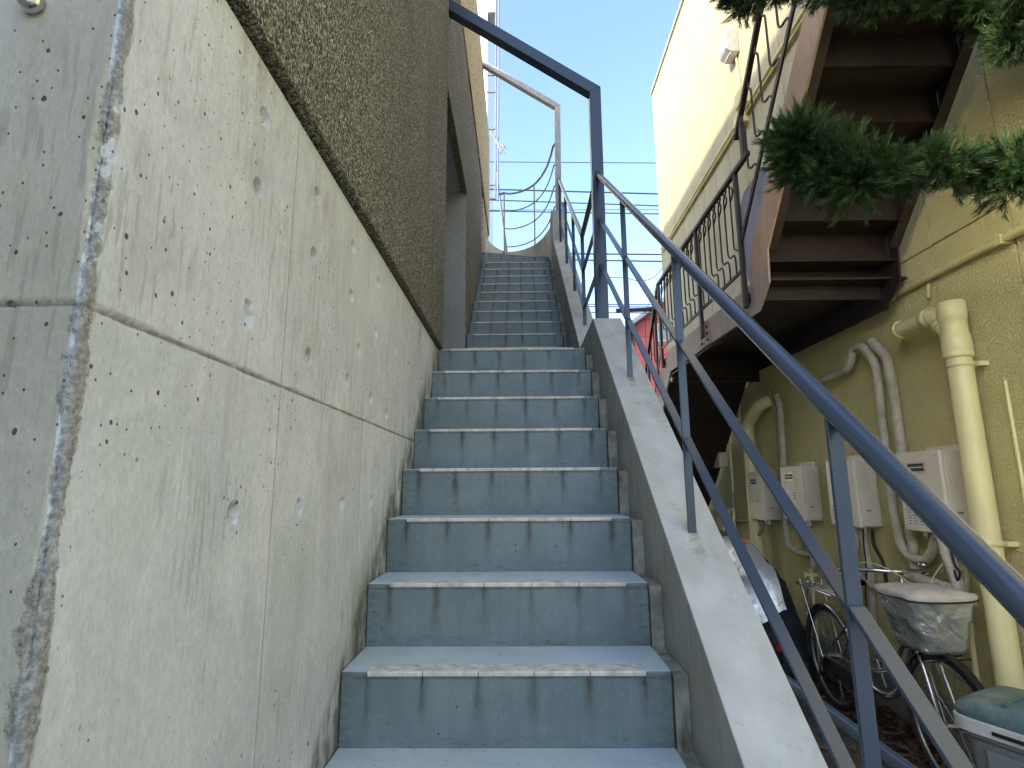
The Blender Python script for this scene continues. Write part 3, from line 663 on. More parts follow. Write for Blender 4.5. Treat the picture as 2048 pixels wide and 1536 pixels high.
# ================================================================ brown steel staircase
X1, X2 = 1.55, 2.35
ss = thing('steel_staircase', (1.9, 3.4, 0), 'rusty brown steel staircase and gallery fixed along the yellow building, seen from below', 'stairs')
bot = [(1.550,2.442,3.758),(1.550,3.214,2.925),(1.550,3.229,2.719),(1.550,3.373,2.639)]
# flight that rises towards the street
sl = (3.758 - 2.925) / (2.442 - 3.214)
def fz(y): return 2.925 + (y - 3.214) * sl                  # underside line of the flight
ye = 1.2
for xx, nm, mt in ((X1, 'stringer', M['tan']), (X2, 'stringer', M['brown'])):
    m = MB()
    m.prism([(ye, fz(ye)), (3.214, 2.925), (3.232, 2.72), (3.40, 2.59), (3.62, 2.59), (3.62, 2.82), (3.50, 2.80), (3.44, 3.02), (3.40, 3.06), (ye, fz(ye) + .34)], 0, xx - .006, xx + .006)
    m.build(nm, mt, ss)
    s = 1 if xx == X1 else -1
    m = MB(); m.bar((xx + s * .032, ye, fz(ye) + .004), (xx + s * .032, 3.21, 2.93), .05, .007); m.build('stringer_flange', M['brown'], ss)
Rz, Ry = .1975, .1975 / -sl
yb0, zb0 = 3.244, 2.711 + .03
for k in range(-1, 10):
    y_ = 3.30 - Ry * k if k >= 0 else 3.42; z_ = fz(y_) + .03 if k >= 0 else fz(3.30) + .03 - Rz
    m = MB(); m.box(X1 + .008, y_ - .004, z_, X2 - .008, y_, z_ + Rz); m.build('riser', M['brown'], ss)
    m = MB(); m.box(X1 + .008, y_ - Ry + .002, z_ + Rz - .004, X2 - .008, y_ + .015, z_ + Rz + .002); m.build('tread', M['brown'], ss)
    m = MB(); m.box(X1 + .008, y_ - .022, z_ - .003, X2 - .008, y_ - .005, z_ + .001); m.build('riser_lip', M['brown'], ss)
# gallery
m = MB(); m.prism([(3.62, 2.60), (5.50, 2.635), (5.52, 2.86), (3.62, 2.80)], 0, X1 - .006, X1 + .006); m.build('gallery_beam', M['tan'], ss)
m = MB(); m.box(X1 + .007, 3.62, 2.60, X1 + .06, 5.5, 2.61); m.build('beam_flange', M['brown'], ss)
m = MB(); m.box(X1 - .012, 4.30, 2.62, X1 - .0065, 4.52, 2.80); m.build('splice_plate', M['tan'], ss)
for yy in (4.34, 4.48):
    for zz in (2.655, 2.71, 2.765):
        m = MB(); m.lathe([(.0001, -.01), (.009, -.009), (.012, -.003), (.012, .002)], (X1 - .013, yy, zz), (1, 0, 0), 8); m.build('bolt', M['brown'], ss)
m = MB(); m.box(X1 + .007, 5.50, 2.52, XB - .006, 5.53, 2.757); m.build('end_beam', M['brown'], ss)
m = MB(); m.box(X1 + .007, 3.30, 2.76, XB - .006, 5.60, 2.775); m.build('gallery_deck', M['brown'], ss)
m = MB(); m.box(X2 + .02, 3.4, 2.60, X2 + .03, 5.5, 2.757); m.build('gallery_beam', M['brown'], ss)
# flight that goes down beyond the gallery
s2 = (1.306 - 2.185) / (6.952 - 5.985)
def gz(y): return 2.185 + (y - 5.985) * s2
yend = 5.985 + 2.185 / -s2
for xx in (X1, X2):
    m = MB(); m.prism([(5.50, 2.63), (5.62, 2.53), (yend, 0), (yend + .35, 0), (5.86, 2.72), (5.52, 2.86)], 0, xx - .006, xx + .006); m.build('stringer', M['tan'] if xx == X1 else M['brown'], ss)
k = 0; y_ = 5.60
while y_ < yend - .05:
    z_ = gz(y_) + .05
    m = MB(); m.box(X1 + .008, y_ - .034, max(.01, z_ + .01), X2 - .008, y_ - .030, max(.02, z_ + .19)); m.build('riser', M['brown'], ss)
    m = MB(); m.box(X1 + .008, y_ - .03, z_ + .03, X2 - .008, y_ + .175, z_ + .036); m.build('tread', M['brown'], ss); y_ += .205
m = MB(); m.prism([(5.40, 2.55), (5.60, 2.53), (yend, .03), (yend + .03, .03), (yend + .03, .05), (5.61, 2.55)], 0, X1 + .008, X2 - .008); m.build('soffit_plate', M['brown'], ss)
# lavender sheet on the landing side of the flight
lv = [(1.600,3.325,2.798),(1.600,3.507,2.779),(1.600,3.639,2.893),(1.600,3.672,3.149),(1.600,3.675,3.439),(1.600,3.586,3.525),(1.600,3.245,3.540),(1.600,3.200,3.407),(1.600,3.536,3.069),(1.600,3.564,2.890)]
m = MB(); m.prism([(p[1], p[2]) for p in lv], 0, 1.597, 1.603); m.build('side_sheet', M['lav'], ss)
# railing of the gallery and the flights
XQ = X1 - .022
zt, zb = 3.655, 2.93
def rod(pts, r=.0065, nm='baluster'):
    m = MB(); m.tube(round_path(pts, .02, 2), r, 6); m.build(nm, M['brown'], ss)
m = MB(); m.bar((XQ, 3.31, zt), (XQ, 5.76, zt), .030, .034); m.build('top_rail', M['brown'], ss, bevel=.003)
m = MB(); m.bar((XQ, 3.58, zb), (XQ, 5.72, zb), .010, .026); m.build('bottom_rail', M['brown'], ss)
y_ = 3.66
while y_ < 5.66:
    rod([(XQ, y_ - .055, zt - .01), (XQ, y_ - .055, zt - .05), (XQ, y_, zt - .085), (XQ, y_, zt - .30), (XQ, y_, zb + .20), (XQ, y_ - .03, zb + .165), (XQ, y_ - .10, zb + .165), (XQ, y_ - .125, zb + .13), (XQ, y_ - .125, zb)] if y_ > 3.72 else [(XQ, y_, zt), (XQ, y_, zb + .2), (XQ, y_ - .06, zb + .165)])
    rod([(XQ, y_, zt - .01), (XQ, y_ , zt - .05), (XQ, y_ - .055, zt - .085), (XQ, y_ - .055, zt - .13), (XQ, y_, zt - .165)])
    y_ += .115
for yy, z1 in ((3.545, 2.66), (4.43, 2.70), (5.72, 2.72)):
    m = MB(); m.box(XQ - .012, yy - .02, z1, XQ + .014, yy + .02, zt); m.build('post', M['brown'], ss, bevel=.002)
    m = MB(); m.box(XQ + .0145, yy - .05, z1 + .02, X1 - .008, yy + .03, z1 + .09); m.build('post_bracket', M['brown'], ss)
# rising flight railing
ra = Vector((XQ, 3.478, 3.862)); rb = Vector((XQ, 1.4, 3.862 + 2.078 * (4.317 - 3.862) / (3.478 - 3.058)))
m = MB(); m.bar(ra, rb, .034, .034); m.build('top_rail', M['brown'], ss, bevel=.003)
sb = (4.068 - 3.098) / (2.62 - 3.557)
def bz(y): return 3.098 + (y - 3.557) * sb
m = MB(); m.bar((XQ, 3.557, bz(3.557)), (XQ, 1.5, bz(1.5)), .014, .032); m.build('bottom_rail', M['brown'], ss)
st_ = (rb.z - ra.z) / (rb.y - ra.y)
y_ = 3.46
while y_ > 1.7:
    t_ = 3.862 + (y_ - 3.478) * st_; b_ = bz(y_)
    if y_ < 3.43:
        rod([(XQ, y_ + .04, t_ - .04), (XQ, y_ + .04, t_ - .10), (XQ, y_, t_ - .14), (XQ, y_, b_ + .22), (XQ, y_ - .03, b_ + .19), (XQ, y_ - .095, b_ + .19), (XQ, y_ - .12, b_ + .16), (XQ, y_ - .12, bz(y_ - .12))], .0075)
    y_ -= .135
for yy in (3.5, 2.3):
    if yy < 3.4: m = MB(); m.box(XQ - .012, yy - .02, fz(yy) + .1, XQ + .012, yy + .02, 3.862 + (yy - 3.478) * st_); m.build('post', M['brown'], ss)
m = MB(); m.box(XQ - .012, 3.36, 3.66, XQ + .012, 3.40, 3.96); m.build('rail_riser', M['brown'], ss)
# descending flight railing
dt = (2.881 - 3.462) / (6.547 - 6.015)
m = MB(); m.bar((XQ, 5.74, 3.655), (XQ, 7.9, 3.655 + dt * 2.16 + .02), .03, .034); m.build('top_rail', M['brown'], ss)
m = MB(); m.bar((XQ, 5.74, 2.93), (XQ, 8.0, 2.93 + dt * 2.26), .012, .028); m.build('bottom_rail', M['brown'], ss)
y_ = 5.88
while y_ < 7.9:
    t_ = 3.655 + dt * (y_ - 5.74); b_ = 2.93 + dt * (y_ - 5.74)
    rod([(XQ, y_, t_), (XQ, y_, b_ + .24), (XQ, y_ - .05, b_ + .21), (XQ, y_ - .10, b_ + .21), (XQ, y_ - .10, b_ + .12)]); y_ += .15
for yy in (6.35, 7.2):
    m = MB(); m.box(XQ - .012, yy - .02, 2.6 + dt * (yy - 5.74), XQ + .012, yy + .02, 3.655 + dt * (yy - 5.74)); m.build('post', M['brown'], ss)
# small level guard rail beyond the parapet
m = MB(); gr_ = [(1.589,8.600,4.294),(2.216,8.600,4.305)]
m.bar(gr_[0], gr_[1], .05, .055, (0, 1, 0)); gt = thing('far_guard_rail', gr_[0], 'dark horizontal pipe rail end beyond the parapet in front of the red house', 'rail')
m.build('rail', M['brown'], gt)
m = MB(); m.tube([gr_[1], (gr_[1][0], gr_[1][1], 0)], .02, 8); m.build('post', M['brown'], gt)
# ================================================================ pipes on the yellow wall
def pipe_thing(name, pts, r, mat, label, cat, group=None, rnd_=.05, clips=(), n=14):
    t = thing(name, pts[-1], label, cat, group)
    m = MB(); m.tube(round_path(pts, rnd_, 5), r, n); m.build('pipe', mat, t)
    return t
XP = 2.34
dp = thing('drain_pipe', (XP, 2.85, 0), 'thick yellow painted drain pipe with open collar and side branch on the sunlit stucco', 'drain pipe')
top = [(2.340,2.877,2.458)][0]; 
m = MB(); m.tube([(XP, top[1], 0.01), (XP, top[1], top[2] - .26)], .057, 28); m.build('pipe', M['pvc'], dp)
m = MB(); zc = top[2]
m.lathe([(.054, -.02), (.066, -.02), (.0675, -.10), (.064, -.115), (.0605, -.12), (.0605, -.20), (.066, -.205), (.068, -.285), (.0655, -.292), (.0655, -.300), (.069, -.302), (.069, -.325), (.058, -.33)], (XP, top[1], zc + .02), (0, 0, 1), 32); m.build('collar', M['pvc'], dp)
m = MB(); m.lathe([(.0001, 0), (.055, 0)], (XP, top[1], zc - .03), (0, 0, 1), 24); m.build('collar_inside', M['black'], dp)
br_ = [(XP, top[1], zc - .20), (XP, top[1] + .10, zc - .06), (XP + .0, top[1] + .155, zc - .035), (XP, top[1] + .42, zc - .035), (XP + .13, top[1] + .50, zc - .035)]
m = MB(); m.tube(round_path(br_, .05, 5), .047, 20); m.build('branch_pipe', M['pvc'], dp)
def ring(c, ax, r, w, par, mat, nm='ring'):
    m = MB(); m.lathe([(r - .006, -w / 2), (r, -w / 2), (r, w / 2), (r - .006, w / 2)], c, ax, 24); return m.build(nm, mat, par)
ring((XP, top[1] + .07, zc - .10), (0, .6, .8), .055, .03, dp, M['pvc']); ring((XP, top[1] + .17, zc - .035), (0, 1, 0), .054, .04, dp, M['pvc']); ring((XP, top[1] + .40, zc - .035), (0, 1, 0), .054, .03, dp, M['pvc'])
for zz in (zc - .345, 1.2, .5):
    ring((XP, top[1], zz), (0, 0, 1), .0605, .025, dp, M['pvc'], 'clamp')
    m = MB(); m.box(XP + .055, top[1] - .05, zz - .012, XB, top[1] - .025, zz + .012); m.build('clamp_arm', M['pvc'], dp)
m = MB(); m.tube([(XB - .012, top[1] - .14, .3), (XB - .012, top[1] - .14, 2.0)], .009, 8); m.build('side_cable', M['pvc'], dp)
# far drain pipe
fd = [(2.340,5.654,2.355)][0]
t = thing('drain_pipe', (XP, fd[1], 0), 'yellow drain pipe in the dark corner left of the leftmost water heater', 'drain pipe')
m = MB(); m.tube(round_path([(XP, fd[1], 0.01), (XP, fd[1], 2.10), (XP, fd[1] - .35, 2.26), (XB, fd[1] - .45, 2.3)], .08), .06, 20); m.build('pipe', M['pvc'], t)
ring((XP, fd[1], 1.9), (0, 0, 1), .067, .08, t, M['pvc'], 'collar')
XK = 2.36
def lag(pts, r, label, mat='lag', name='insulated_pipe'):
    p = round_path(pts, .045, 5)
    # wrap seams: slight radius steps
    q = []; rr = []
    for i in range(len(p) - 1):
        L = (p[i + 1] - p[i]).length; k = max(1, int(L / .035))
        for j in range(k): q.append(p[i].lerp(p[i + 1], j / k)); rr.append(r * (1 + .06 * noise.noise(q[-1] * 22)))
    q.append(p[-1]); rr.append(r)
    t = thing(name, pts[0], label, 'pipe', 'insulated pipes between the water heaters')
    m = MB(); m.tube(q, rr, 14); m.build('wrapped_pipe', M[mat], t)
    L = 0
    for i in range(1, len(q) - 1):
        L += (q[i] - q[i - 1]).length
        if L > .17: L = 0; ax = (q[i + 1] - q[i - 1]).normalized(); mm = MB(); mm.lathe([(r * 1.0, -.004), (r * 1.07, -.003), (r * 1.07, .003), (r * 1.0, .004)], q[i], ax, 14); mm.build('tape_band', M[mat], t)
    return t
lag([(2.380,4.295,2.296),(2.380,3.929,2.304),(2.380,3.856,2.366),(2.380,3.840,2.446),(2.380,3.724,2.442),(2.380,3.620,2.305),(2.380,3.605,2.172),(2.380,3.627,1.455),(2.380,3.592,1.111),(2.380,3.515,1.049),(2.380,3.398,1.046),(2.380,3.323,1.103),(2.380,3.280,1.205)], .027, 'insulated pipe with an S-bend at the top and a U-bend under the nearest heater')
lag([(2.400,3.645,2.449),(2.400,3.516,2.294),(2.400,3.503,2.087),(2.400,3.498,1.641),(2.400,3.505,1.245),(2.400,3.523,0.804),(2.400,3.546,0.433)], .030, 'straight insulated pipe, right of the pair between the two nearest water heaters')
lag([(2.330,3.163,1.226),(2.330,3.152,1.137),(2.330,3.094,0.969),(2.330,3.102,0.932),(2.330,3.235,0.934),(2.330,3.478,0.956)], .032, 'insulated pipe slanting down from the nearest heater and turning left', 'lag')
lag([(2.380,5.041,2.307),(2.380,4.994,2.197),(2.380,5.017,1.799),(2.380,5.086,1.179),(2.380,5.079,0.942),(2.380,4.890,0.917),(2.380,4.631,0.924)], .027, 'insulated pipe running down between the two farthest water heaters')
lag([(2.400,5.264,2.412),(2.400,5.143,2.275),(2.400,5.110,2.035),(2.400,5.191,1.442)], .022, 'shorter pale pipe close beside the one between the two farthest heaters', 'lag_dark')
lag([(2.340,4.756,1.179),(2.340,4.714,1.061),(2.340,4.620,0.980),(2.340,4.591,0.899),(2.340,4.618,0.837)], .024, 'insulated pipe hanging from the second heater from the left', 'lag')
lag([(2.340,3.983,1.185),(2.340,3.972,1.095),(2.340,4.032,0.998),(2.340,4.033,0.903),(2.340,3.942,0.852),(2.340,3.843,0.811)], .022, 'curling insulated pipe hanging from the second nearest heater', 'lag_dark')
lag([(2.360,3.953,1.187),(2.360,3.924,1.050),(2.360,3.902,0.890),(2.360,3.932,0.629),(2.360,3.956,0.403)], .024, 'insulated pipe dropping straight from the second nearest heater to the plinth', 'lag')
lag([(2.340,5.474,1.146),(2.340,5.514,1.059),(2.340,5.645,0.977),(2.340,5.694,0.852)], .016, 'thin curved pipe under the leftmost heater', 'lag_dark')
lag([(2.350,3.050,1.122),(2.350,3.062,0.994),(2.350,3.096,0.888)], .014, 'thin brown pipe dropping beside the thick drain pipe to the gas valve', 'lag_dark')
def hose(pts, r, label, mat='black'):
    t = MB(); t.tube(smooth_path(pts, 5), r, 8); o = t.build('hose', M[mat]); tag(o, label, 'hose'); return o
hose([(2.330,3.880,1.193),(2.330,3.893,1.070),(2.330,3.895,0.924),(2.330,3.933,0.789),(2.330,3.945,0.674)], .005, 'thin black cable hanging from the second nearest heater')
hose([(2.330,3.781,1.200),(2.330,3.781,1.098),(2.330,3.710,0.997),(2.330,3.702,0.891),(2.330,3.699,0.855)], .011, 'dark flexible hose curving down from the second nearest heater')
hose([(2.310,3.082,1.233),(2.310,3.088,1.131),(2.310,3.076,1.068),(2.310,3.049,1.034),(2.310,3.074,0.992),(2.310,3.088,1.041)], .006, 'looped black cable below the nearest heater')
# gas valves and risers
def valve(p, label, z2):
    t = thing('gas_valve', p, label, 'gas valve', 'yellow gas valves')
    x, y, z = p
    m = MB(); m.tube([(x, y, z - .05), (x, y, z + .05)], .019, 12); m.build('valve_body', M['pvc'], t)
    m = MB(); m.tube([(x - .045, y, z), (x + .045, y, z)], .016, 10); m.build('valve_arm', M['pvc'], t)
    m = MB(); m.box(x - .06, y - .012, z - .02, x - .045, y + .012, z + .02); m.build('valve_tap', M['pvc'], t, bevel=.003)
    m = MB(); m.tube([(x, y, z - .051), (x, y, z2)], .0145, 12); m.build('pipe', M['pvc'], t)
    m = MB(); m.tube([(x, y, z - .16), (x, y, z - .10)], .019, 12); m.build('coupling', M['pvc'], t)
valve([(2.360,3.106,0.866)][0], 'yellow gas valve and pipe right of the bicycle basket', .02)
valve([(2.360,4.702,0.767)][0], 'yellow gas valve behind the black motorbike cover', .02)
# gas meters at the far left
for k, (p, lab) in enumerate((([(2.330,6.439,1.773)][0], 'small cream gas meter in the far dark corner, upper one'), ([(2.330,6.477,1.061)][0], 'small cream gas meter in the far dark corner, lower one'))):
    t = thing('gas_meter', p, lab, 'gas meter', 'gas meters'); x, y, z = p
    m = MB(); m.box(x - .06, y - .11, z - .085, x + .09, y + .11, z + .085); m.build('meter_body', M['heater'], t, bevel=.02)
    m = MB(); m.tube(round_path([(x + .03, y - .07, z + .08), (x + .03, y - .07, z + .16), (x + .03, y - .22, z + .16), (x + .03, y - .22, z - .36)], .03), .016, 8); m.build('pipe', M['pvc'], t)
    m = MB(); m.tube([(x + .03, y + .07, z + .08), (x + .03, y + .07, z + .2)], .016, 8); m.build('pipe', M['pvc'], t)
lag([(2.400,6.302,1.851),(2.400,6.353,1.321),(2.400,6.340,1.103),(2.400,5.930,1.117)], .016, 'thin pale riser beside the gas meters', 'lag')
# ================================================================ water heaters
heat = [(3.055, -.267, .175, 'nearest and largest water heater, partly behind the thick handrail'), (3.845, -.29, .163, 'second nearest water heater, with a teal mark at its lower front'), (4.58, -.295, .145, 'third water heater from the camera, with printed lines low on its front'), (5.315, -.335, .109, 'farthest water heater, with a yellowed sticker low on its front')]
for k, (y, zb_, zt_, lab) in enumerate(heat):
    zb_ += 1.5; zt_ += 1.5; xf = 2.29; wd = .345 if k < 3 else .33; xw = XB - .004
    t = thing('water_heater', (xw, y, zb_), lab, 'water heater', 'wall-mounted gas water heaters')
    m = MB(); m.box(xf + .028, y, zb_, xw, y + wd, zt_ - .004); m.build('side_body', M['heater_side'], t, bevel=.006)
    m = MB(); m.box(xf, y - .003, zb_ - .008, xf + .0275, y + wd + .003, zt_ + .004); f_ = m.build('front_cover', M['heater'], t, bevel=.009)
    m = MB(); m.box(xf - .004, y + .11, zt_ - .118, xf - .0005, y + .255, zt_ - .058); m.v = m.v; m.build('exhaust_surround', M['alu'], f_, bevel=.0018)
    m = MB(); m.box(xf - .0065, y + .12, zt_ - .110, xf - .0045, y + .245, zt_ - .066); m.build('exhaust_slot', M['black'], f_)
    m = MB(); m.box(xf - .010, y + .12, zt_ - .091, xf - .007, y + .245, zt_ - .085); m.build('slot_vane', M['heater'], f_)
    for i in range(3):
        for j in range(2):
            m = MB(); m.box(xf - .0015, y + .10 + j * .026, zb_ + .165 + i * .023, xf + .001, y + .112 + j * .026, zb_ + .177 + i * .023); m.build('vent_hole', M['black'], f_)
    m = MB(); m.box(xf - .0012, y + .17, zb_ + .02, xf + .0005, y + .32, zb_ + .15); lb = m.build('sticker', M['label'] if k != 3 else M['pvc'], f_)
    if k != 3:
        m = MB()
        for i in range(7):
            for j in range(3): 
                a = y + .178 + j * .047; m.box(xf - .0022, a, zb_ + .03 + i * .016, xf - .0013, a + rnd.uniform(.02, .04), zb_ + .036 + i * .016)
        m.build('printed_lines', M['grey_print'], f_)
    if k == 1: m = MB(); m.box(xf - .0022, y + .12, zb_ + .045, xf - .0005, y + .168, zb_ + .07); m.build('teal_mark', M['teal'], f_)
    if k == 0: m = MB(); m.box(xf - .0022, y + .165, zb_ + .19, xf - .0005, y + .26, zb_ + .215); m.build('teal_mark', M['teal'], f_)
    for q, w2 in ((.02, .02), (.325, .02), (.02, .42), (.325, .42)):
        m = MB(); m.lathe([(.0001, -.004), (.004, -.003), (.005, .001)], (xf - .0008, y + q, zb_ + w2), (1, 0, 0), 8); m.build('screw', M['alu'], f_)
    m = MB(); m.box(xf + .06, y - .0015, zb_ + .10, xf + .09, y + .001, zb_ + .112); m.build('side_mark', M['grey_print'], t)
    m = MB(); m.box(xw - .035, y + .04, zt_ - .002, xw - .001, y + wd - .1, zt_ + .03); m.build('hanging_bracket', M['heater'], t)
    for q in (.06, .12, .2, .27):
        m = MB(); m.tube([(xf + .07, y + q, zb_ - .045), (xf + .07, y + q, zb_)], .014, 10); m.build('pipe_socket', M['alu'], t)
# ================================================================ bicycle
bk = thing('bicycle', (2.12, 4.08, 0), 'silver city bicycle with covered front basket, parked along the yellow wall', 'bicycle')
A0 = Vector((2.15, 4.10, 0)); fwd = Vector((2.10, 2.90, 0)) - A0; WB = 1.13; fwd.normalize(); lat = Vector((fwd.y, -fwd.x, 0))
def B(u, v, w): return A0 + fwd * u + lat * v + Vector((0, 0, w))
Rw = .325
def wheel(cu, nm):
    circ = lambda r, n: [B(cu + r * math.cos(2 * math.pi * k / n), 0, Rw + r * math.sin(2 * math.pi * k / n)) for k in range(n)]
    m = MB(); m.tube(circ(Rw - .016, 48), .0165, 10, closed=True); ty = m.build('tyre', M['rubber'], bk)
    m = MB(); m.tube(circ(Rw - .037, 48), .009, 6, closed=True); m.build('rim', M['rim'], bk)
    m = MB(); m.tube([B(cu, -.045, Rw), B(cu, .045, Rw)], .017, 12); m.build('hub', M['chrome'], bk)
    m = MB()
    for k in range(28):
        a = 2 * math.pi * k / 28; s = 1 if k % 2 else -1; b = a + .5 * (1 if (k // 2) % 2 else -1)
        m.tube([B(cu + .02 * math.cos(b), s * .03, Rw + .02 * math.sin(b)), B(cu + (Rw - .04) * math.cos(a), 0, Rw + (Rw - .04) * math.sin(a))], .0011, 4)
    m.build('spokes', M['chrome'], bk)
wheel(0, 'rear'); wheel(WB, 'front')
def strip(cu, a0, a1, r, w, mat, nm, th=.004):
    n_ = 24; vs = []
    for k in range(n_ + 1):
        a = a0 + (a1 - a0) * k / n_
        for v, rr in ((-w, r - .012), (-w * .6, r), (w * .6, r), (w, r - .012)): vs.append(B(cu + rr * math.cos(a), v, Rw + rr * math.sin(a)))
    m = MB(); m.add(vs, [(k * 4 + j, k * 4 + j + 1, k * 4 + 5 + j, k * 4 + 4 + j) for k in range(n_) for j in range(3)], True); o = m.build(nm, mat, bk); s = o.modifiers.new('s', 'SOLIDIFY'); s.thickness = th
strip(0, math.radians(15), math.radians(200), Rw + .02, .026, M['chrome'], 'mudguard')
strip(WB, math.radians(-10), math.radians(150), Rw + .02, .024, M['black'], 'mudguard')
def tb(pts, r, mat, nm, n=10, rd=.05):
    m = MB(); m.tube(round_path(pts, rd, 5), r, n); return m.build(nm, M[mat], bk)
tb([B(.46, 0, .28), B(.36, 0, .72)], .014, 'chrome', 'seat_tube'); tb([B(.36, 0, .72), B(.335, 0, .84)], .0125, 'chrome', 'seat_post')
tb([B(.93, 0, .74), B(.90, 0, .62), B(.76, 0, .36), B(.60, 0, .27), B(.46, 0, .28)], .019, 'chrome', 'down_tube', 12, .12)
tb([B(.92, 0, .80), B(.88, 0, .70), B(.72, 0, .48), B(.58, 0, .40), B(.435, 0, .38)], .012, 'chrome', 'step_through_tube', 10, .12)
for v in (-.055, .055):
    tb([B(0, v, Rw), B(.20, v, .31), B(.46, v * .3, .28)], .009, 'chrome', 'chain_stay'); tb([B(0, v, Rw), B(.37, v * .4, .66)], .008, 'chrome', 'seat_stay')
    tb([B(WB, v * .9, Rw), B(1.03, v * .8, .60), B(.965, v * .3, .68)], .011, 'chrome', 'fork_blade')
    tb([B(0, v * 1.2, Rw), B(-.22, v * 1.4, .80)], .005, 'chrome', 'carrier_stay', 6)
    tb([B(0, v * 1.3, Rw), B(-.12, v * 1.5, .02)], .008, 'chrome', 'stand_leg', 8)
tb([B(.955, 0, .66), B(.90, 0, .86)], .019, 'chrome', 'head_tube'); tb([B(.90, 0, .86), B(.87, 0, 1.0), B(.91, 0, 1.02)], .012, 'chrome', 'stem')
tb([B(.62, -.27, .97), B(.72, -.26, 1.0), B(.86, -.14, 1.02), B(.91, 0, 1.015), B(.86, .14, 1.02), B(.72, .26, 1.0), B(.62, .27, .97)], .011, 'chrome', 'handlebar', 10, .09)
for s in (-1, 1):
    tb([B(.58, s * .272, .962), B(.70, s * .262, .995)], .016, 'black', 'grip')
    tb([B(.74, s * .25, .985), B(.66, s * .235, .955)], .005, 'chrome', 'brake_lever', 6)
    hs = [B(.76, s * .24, 1.0), B(.93, s * .20, 1.07), B(1.03, s * .06, .98), B(1.0, s * .02, .76)]
    m = MB(); m.tube(smooth_path(hs, 6), .0028, 6); m.build('brake_cable', M['lag'], bk)
    m = MB(); m.tube([B(.46 + s * .10, s * .11, .28 - s * .13), B(.46 + s * .10, s * .19, .28 - s * .13)], .03, 4); m.build('pedal', M['black'], bk)
    m = MB(); m.tube([B(.46, s * .08, .28), B(.46 + s * .10, s * .10, .28 - s * .13)], .009, 8); m.build('crank', M['chrome'], bk)
m = MB(); m.lathe([(.0001, .022), (.014, .02), (.024, .008), (.027, 0), (.02, -.004)], B(.78, -.19, 1.035), (0, 0, 1), 18); m.build('bell', M['chrome'], bk)
m = MB(); m.prism([(0, -.045), (.10, -.055), (.36, -.06), (.52, -.055), (.56, -.0), (.52, .05), (.30, .05), (.06, .04), (-.03, 0)], 1, -.012, .012)
m.v = [tuple(B(v[0], .062 + v[1], .295 + v[2])) for v in m.v]; m.build('chain_case', M['chrome'], bk, bevel=.006)
m = MB(); N_ = 14; vs = []
for i in range(N_ + 1):
    t_ = i / N_; w_ = .095 * (1 - t_) ** .8 + .022; zz = .865 + .012 * math.cos(t_ * 6)
    for j in range(9):
        a = math.pi * j / 8; vs.append(B(.22 + .27 * t_, w_ * math.cos(a), zz + .03 * math.sin(a)))
m.add(vs, [(i * 9 + j, i * 9 + j + 1, i * 9 + 10 + j, i * 9 + 9 + j) for i in range(N_) for j in range(8)], True); m.add(vs, [tuple(i * 9 for i in range(N_ + 1)) + tuple(i * 9 + 8 for i in reversed(range(N_ + 1)))]); m.build('saddle', M['black'], bk)
# rear carrier
tb([B(-.30, -.06, .76), B(-.30, -.075, .76), B(.22, -.07, .76)], .006, 'chrome', 'carrier_rail', 8, .01); tb([B(-.30, .06, .76), B(-.30, .075, .76), B(.22, .07, .76)], .006, 'chrome', 'carrier_rail', 8, .01)
tb([B(-.30, -.07, .76), B(-.335, 0, .76), B(-.30, .07, .76)], .006, 'chrome', 'carrier_rail', 8)
for v in (-.035, 0, .035): tb([B(-.32, v, .763), B(.22, v, .763)], .0045, 'chrome', 'carrier_bar', 6)
for u in (-.2, 0, .15): tb([B(u, -.07, .758), B(u, .07, .758)], .0045, 'chrome', 'carrier_bar', 6)
tb([B(-.27, 0, .74), B(-.34, 0, .55), B(-.26, 0, .44)], .005, 'chrome', 'wheel_guard_bar', 6)
# basket with crumpled silver cover
vs = []; NU, NV = 40, 14
for j in range(NV + 1):
    t_ = j / NV; z_ = .665 + .27 * t_; sx = .125 + .04 * t_; sy = .115 + .06 * t_
    for i in range(NU):
        a = 2 * math.pi * i / NU; c_, s_ = math.cos(a), math.sin(a); e = .38
        x_ = math.copysign(abs(c_) ** e, c_) * sx; y_ = math.copysign(abs(s_) ** e, s_) * sy
        k = 1 + (.05 + .03 * (1 - t_)) * noise.noise(Vector((x_ * 14, y_ * 14, z_ * 16))) * (1 if j < NV else .3) - .05 * max(0, .25 - t_)
        vs.append(B(1.05 + x_ * k, y_ * k, z_ + .008 * noise.noise(Vector((x_ * 9, y_ * 9, 4)))))
m = MB(); m.add(vs, [(j * NU + i, j * NU + (i + 1) % NU, (j + 1) * NU + (i + 1) % NU, (j + 1) * NU + i) for j in range(NV) for i in range(NU)] + [tuple(range(NU))], True); m.build('basket_cover', M['basket'], bk)
vs = []; 
for j, (sc, dz) in enumerate(((1.03, -.016), (1.045, 0), (1.02, .010), (.7, .026), (.35, .034), (.02, .036))):
    for i in range(NU):
        a = 2 * math.pi * i / NU; c_, s_ = math.cos(a), math.sin(a); e = .38
        vs.append(B(1.05 + math.copysign(abs(c_) ** e, c_) * .166 * sc, math.copysign(abs(s_) ** e, s_) * .176 * sc, .938 + dz + .012 * noise.noise(Vector((c_ * sc * 2.5, s_ * sc * 2.5, 9)))))
m = MB(); m.add(vs, [(j * NU + i, j * NU + (i + 1) % NU, (j + 1) * NU + (i + 1) % NU, (j + 1) * NU + i) for j in range(5) for i in range(NU)], True); m.build('basket_lid', M['basket_lid'], bk)
m = MB(); m.tube([v + Vector((0, 0, -.002)) for v in vs[:NU]], .005, 6, closed=True); m.build('zip_edge', M['black'], bk)
m = MB(); 
